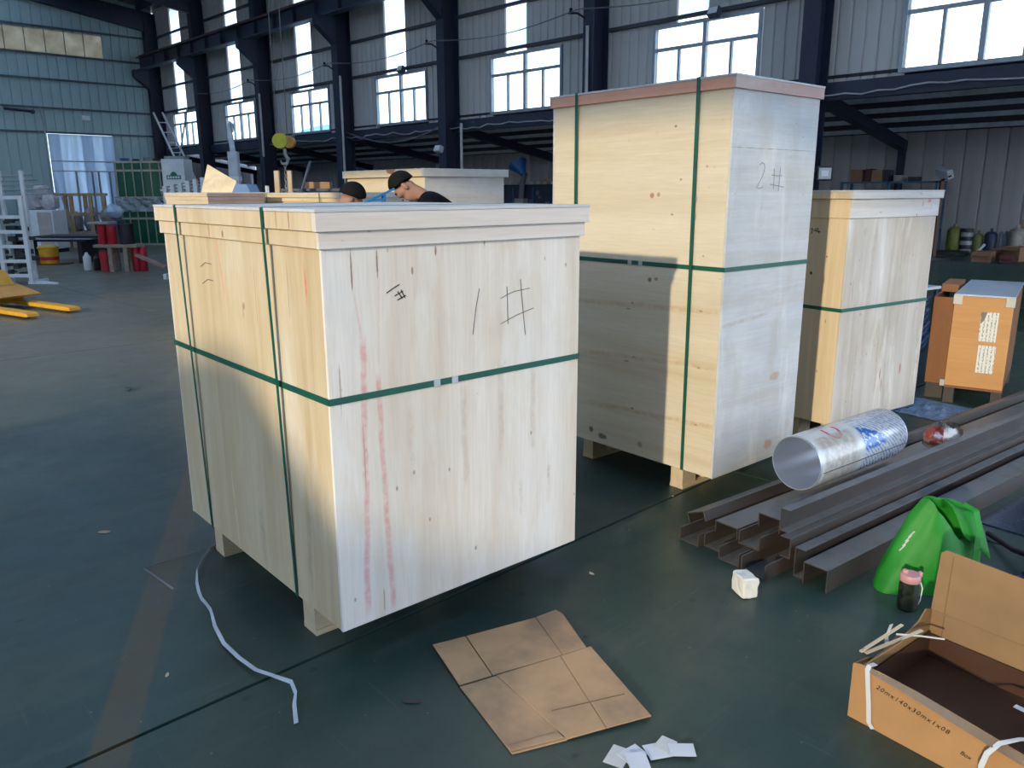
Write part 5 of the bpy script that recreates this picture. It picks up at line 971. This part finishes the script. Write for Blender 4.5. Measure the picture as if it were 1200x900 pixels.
# ------------------------------------------------------------------ the two workers
SKIN = paint('skin', (.36, .19, .125), .55, var=.12); HAIR = paint('hair', (.005, .0045, .005), .75, spec=.2)
def skin(name, nodes, edges, mat, parent, root=0, sub=2):
    me = bpy.data.meshes.new(name); me.from_pydata([n_[0] for n_ in nodes], edges, []); me.update()
    o = link(name, me, mat, parent); md = o.modifiers.new('skin', 'SKIN'); md.use_smooth_shade = True
    lay = me.skin_vertices[0].data if me.skin_vertices else None
    for i, n_ in enumerate(nodes):
        r = n_[1]; lay[i].radius = r if isinstance(r, tuple) else (r, r)
        lay[i].use_root = (i == root)
    sb = o.modifiers.new('sub', 'SUBSURF'); sb.levels = sb.render_levels = sub
    return o
def worker(label, loc, rz, lean, head_dir, shirt, jeans, hands, S=1.0):
    """local frame: the figure faces +x, stands at the origin; lean bends the trunk forward"""
    e = thing('person', label, 'person', loc, rz)
    hipz = .93 * S
    sp = lambda d: Vector((math.sin(lean) * d, 0, hipz + math.cos(lean) * d)) * 1.0
    nodes = []; edges = []
    def add(p, r, par=None):
        nodes.append((tuple(p), r)); i = len(nodes) - 1
        if par is not None: edges.append((par, i))
        return i
    pel = add(sp(0), (.098, .105)); wa = add(sp(.20), (.085, .095), pel); ch = add(sp(.40), (.095, .115), wa); nb = add(sp(.535), (.062, .07), ch)
    nk = sp(.585) + Vector((.02, 0, .01)); ni = add(nk, .056, nb)
    hd = Vector(head_dir).normalized(); up = Vector((math.sin(lean + .35), 0, math.cos(lean + .35))); up = (up - hd * up.dot(hd)).normalized(); sd_ = up.cross(hd)
    hc = nk + up * .13 + hd * .035
    jw = add(nk + up * .055 + hd * .03, .068, ni); h1 = add(hc, (.082, .092), jw); h2 = add(hc + up * .055 - hd * .012, (.074, .085), h1)
    nose = add(hc + hd * .092 - up * .015, .013, h1)
    chin = add(hc + hd * .062 - up * .085, .03, jw)
    arms = []
    for s, tgt in ((1, hands[0]), (-1, hands[1])):
        sh = sp(.50) + Vector((0, .19 * s, 0)); a = add(sp(.49) + Vector((0, .10 * s, 0)), .058, ch); a = add(sh, .052, a)
        tg = Vector(tgt); mid = (sh + tg) / 2 + Vector((-.05, .10 * s, -.10)); 
        d1 = (mid - sh).normalized(); el = sh + d1 * .29; d2 = (tg - el).normalized(); wr = el + d2 * .25
        a = add(el, .045, a); a = add(wr, .030, a); arms.append((sh, el, wr))
        pm = wr + d2 * .075; a = add(pm, (.022, .04), a)
        sidev = d2.cross(Vector((0, 0, 1))).normalized(); dn = sidev.cross(d2)
        for k_ in range(4):
            base_ = pm + sidev * (.030 - .02 * k_) + d2 * .015; L_ = (.075, .085, .08, .06)[k_]
            b = add(base_, .0095, a); b = add(base_ + d2 * L_ * .5 + dn * -.008, .0088, b); add(base_ + d2 * L_ * .75 + dn * (.035), .0075, b)
        b = add(wr + d2 * .03 + sidev * .032 * s, .011, a); b = add(wr + d2 * .06 + sidev * .058 * s, .010, b); add(wr + d2 * .09 + sidev * .06 * s + dn * .01, .008, b)
    legs = []
    for s in (1, -1):
        h = add(Vector((0, .085 * s, hipz - .06)), .078, pel); kn = add(Vector((.03, .11 * s, .50 * S)), .06, h); ank = add(Vector((-.03, .12 * s, .09)), .042, kn)
        b = add(Vector((.06, .125 * s, .045)), (.038, .04), ank); add(Vector((.16, .13 * s, .035)), (.028, .04), b); legs.append(None)
    body = skin('body', nodes, edges, SKIN, e, 0)
    # ears, hair cap
    Mh = Matrix((( hd.x, sd_.x, up.x, hc.x), (hd.y, sd_.y, up.y, hc.y), (hd.z, sd_.z, up.z, hc.z), (0, 0, 0, 1)))
    m = MB()
    for s in (1, -1):
        k0 = len(m.v); m.ball((-.005, .083 * s, -.012), (.020, .010, .032), 10, 7); m.v[k0:] = [tuple(Mh @ Vector(p)) for p in m.v[k0:]]
    m.build('ears', SKIN, e)
    m = MB()
    for s in (1, -1):
        k0 = len(m.v); m.ball((.084, .032 * s, .012), (.010, .014, .008), 8, 6); m.v[k0:] = [tuple(Mh @ Vector(p)) for p in m.v[k0:]]
    m.build('eyes', paint('eye', (.05, .035, .03), .2), e)
    m = MB(); m.ball((.088, 0, -.055), (.008, .026, .008), 10, 6); m.v = [tuple(Mh @ Vector(p)) for p in m.v]; m.build('mouth', paint('lips', (.28, .11, .09), .5), e)
    # hair: cap over crown and back, cut above ears and brow
    vv = []; N1, N2 = 28, 12; qq = random.Random(1)
    for i in range(N2 + 1):
        for j in range(N1):
            a = 2 * math.pi * j / N1; front = math.cos(a)
            thm = 1.52 + (.32 * max(0, -front)) - .40 * max(0, front) ** 2; th = thm * i / N2
            r = 1.0 + .012 * math.sin(17 * a + 9 * th)
            p = Vector((-.004 + .106 * r * math.sin(th) * math.cos(a), .090 * r * math.sin(th) * math.sin(a), .025 + .108 * r * math.cos(th)))
            vv.append(Mh @ p)
    m = MB(); m.add(vv, [(i * N1 + j, (i + 1) * N1 + j, (i + 1) * N1 + (j + 1) % N1, i * N1 + (j + 1) % N1) for i in range(N2) for j in range(N1)], True)
    o = m.build('hair', HAIR, e); md = o.modifiers.new('thick', 'SOLIDIFY'); md.thickness = .012; md.offset = -1
    # shirt
    n2 = [(tuple(sp(-.06)), (.145, .165)), (tuple(sp(.20)), (.128, .150)), (tuple(sp(.42)), (.138, .176)), (tuple(sp(.60)), (.070, .078))]; e2 = [(0, 1), (1, 2), (2, 3)]
    for s, (sh, el, wr) in zip((1, -1), arms):
        n2.append((tuple(sp(.50) + Vector((0, .10 * s, 0))), .086)); n2.append((tuple(sh), .074)); n2.append((tuple(sh + (el - sh) * .62), .064)); k_ = len(n2)
        e2 += [(2, k_ - 3), (k_ - 3, k_ - 2), (k_ - 2, k_ - 1)]
    skin('shirt', n2, e2, shirt, e, 2)
    n3 = [(tuple(sp(.04)), (.136, .155))]; e3 = []
    for s in (1, -1):
        n3 += [((0, .09 * s, hipz - .06), .098), ((.03, .11 * s, .50 * S), .072), ((-.03, .12 * s, .10), .062)]; k_ = len(n3); e3 += [(0, k_ - 3), (k_ - 3, k_ - 2), (k_ - 2, k_ - 1)]
    skin('trousers', n3, e3, jeans, e, 0)
    for s in (1, -1):
        MB().box((-.08, .125 * s - .045, 0), (.20, .125 * s + .045, .075)).build('shoe', DARK, e, bevel=.02)
    return e
BLK = paint('black_tshirt', (.006, .007, .011), .9, spec=.1); GRY = paint('grey_tshirt', (.09, .10, .12), .8); JNS = paint('dark_trousers', (.02, .025, .045), .85)
o = sempty_pallet = thing('wooden_pallet', 'low wooden pallet under the worker in the black t-shirt', 'pallet', (4.25, 4.80, 0), R_(46))
for i in range(5): MB().box((-.5 + i * .215, -.4, .13), (-.36 + i * .215, .4, .155)).build('deck_board', SKID, o)
for y in (-.38, -.05, .28): MB().box((-.5, y, 0), (.5, y + .1, .13)).build('bearer', SKID, o)
left = R_(136)
worker('person with short black hair in a black t-shirt bending over, facing left', (4.245, 4.80, .156), left, .80, (.62, .10, -.78), BLK, JNS, ((.62, .12, .98), (.60, -.12, 1.0)), 1.09)
worker('person with black hair, only the head in view, left of the black t-shirt', (3.23, 5.69, 0), R_(-40), .45, (.80, .2, -.55), GRY, JNS, ((.40, .16, 1.08), (.40, -.14, 1.08)), 1.0)
bl = thing('blue_tool', 'bright blue long handled tool held between the two workers', 'tool', (0, 0, 0))
BT = paint('tool_blue', (.02, .19, .50), .35)
MB().bar((3.36, 5.12, 1.50), (3.60, 4.985, 1.625), .028, .016).build('handle', BT, bl); MB().bar((3.44, 5.075, 1.542), (3.53, 5.03, 1.545), .024, .016).build('lever', BT, bl); MB().bar((3.53, 5.03, 1.53), (3.535, 5.03, 1.59), .03, .02).build('joint', BT, bl); MB().bar((3.36, 5.12, 1.50), (3.62, 5.0, 1.505), .02, .02).build('lower_arm', BT, bl); MB().bar((3.61, 5.005, 1.505), (3.76, 5.22, 1.13), .022, .016).build('shaft', BT, bl)
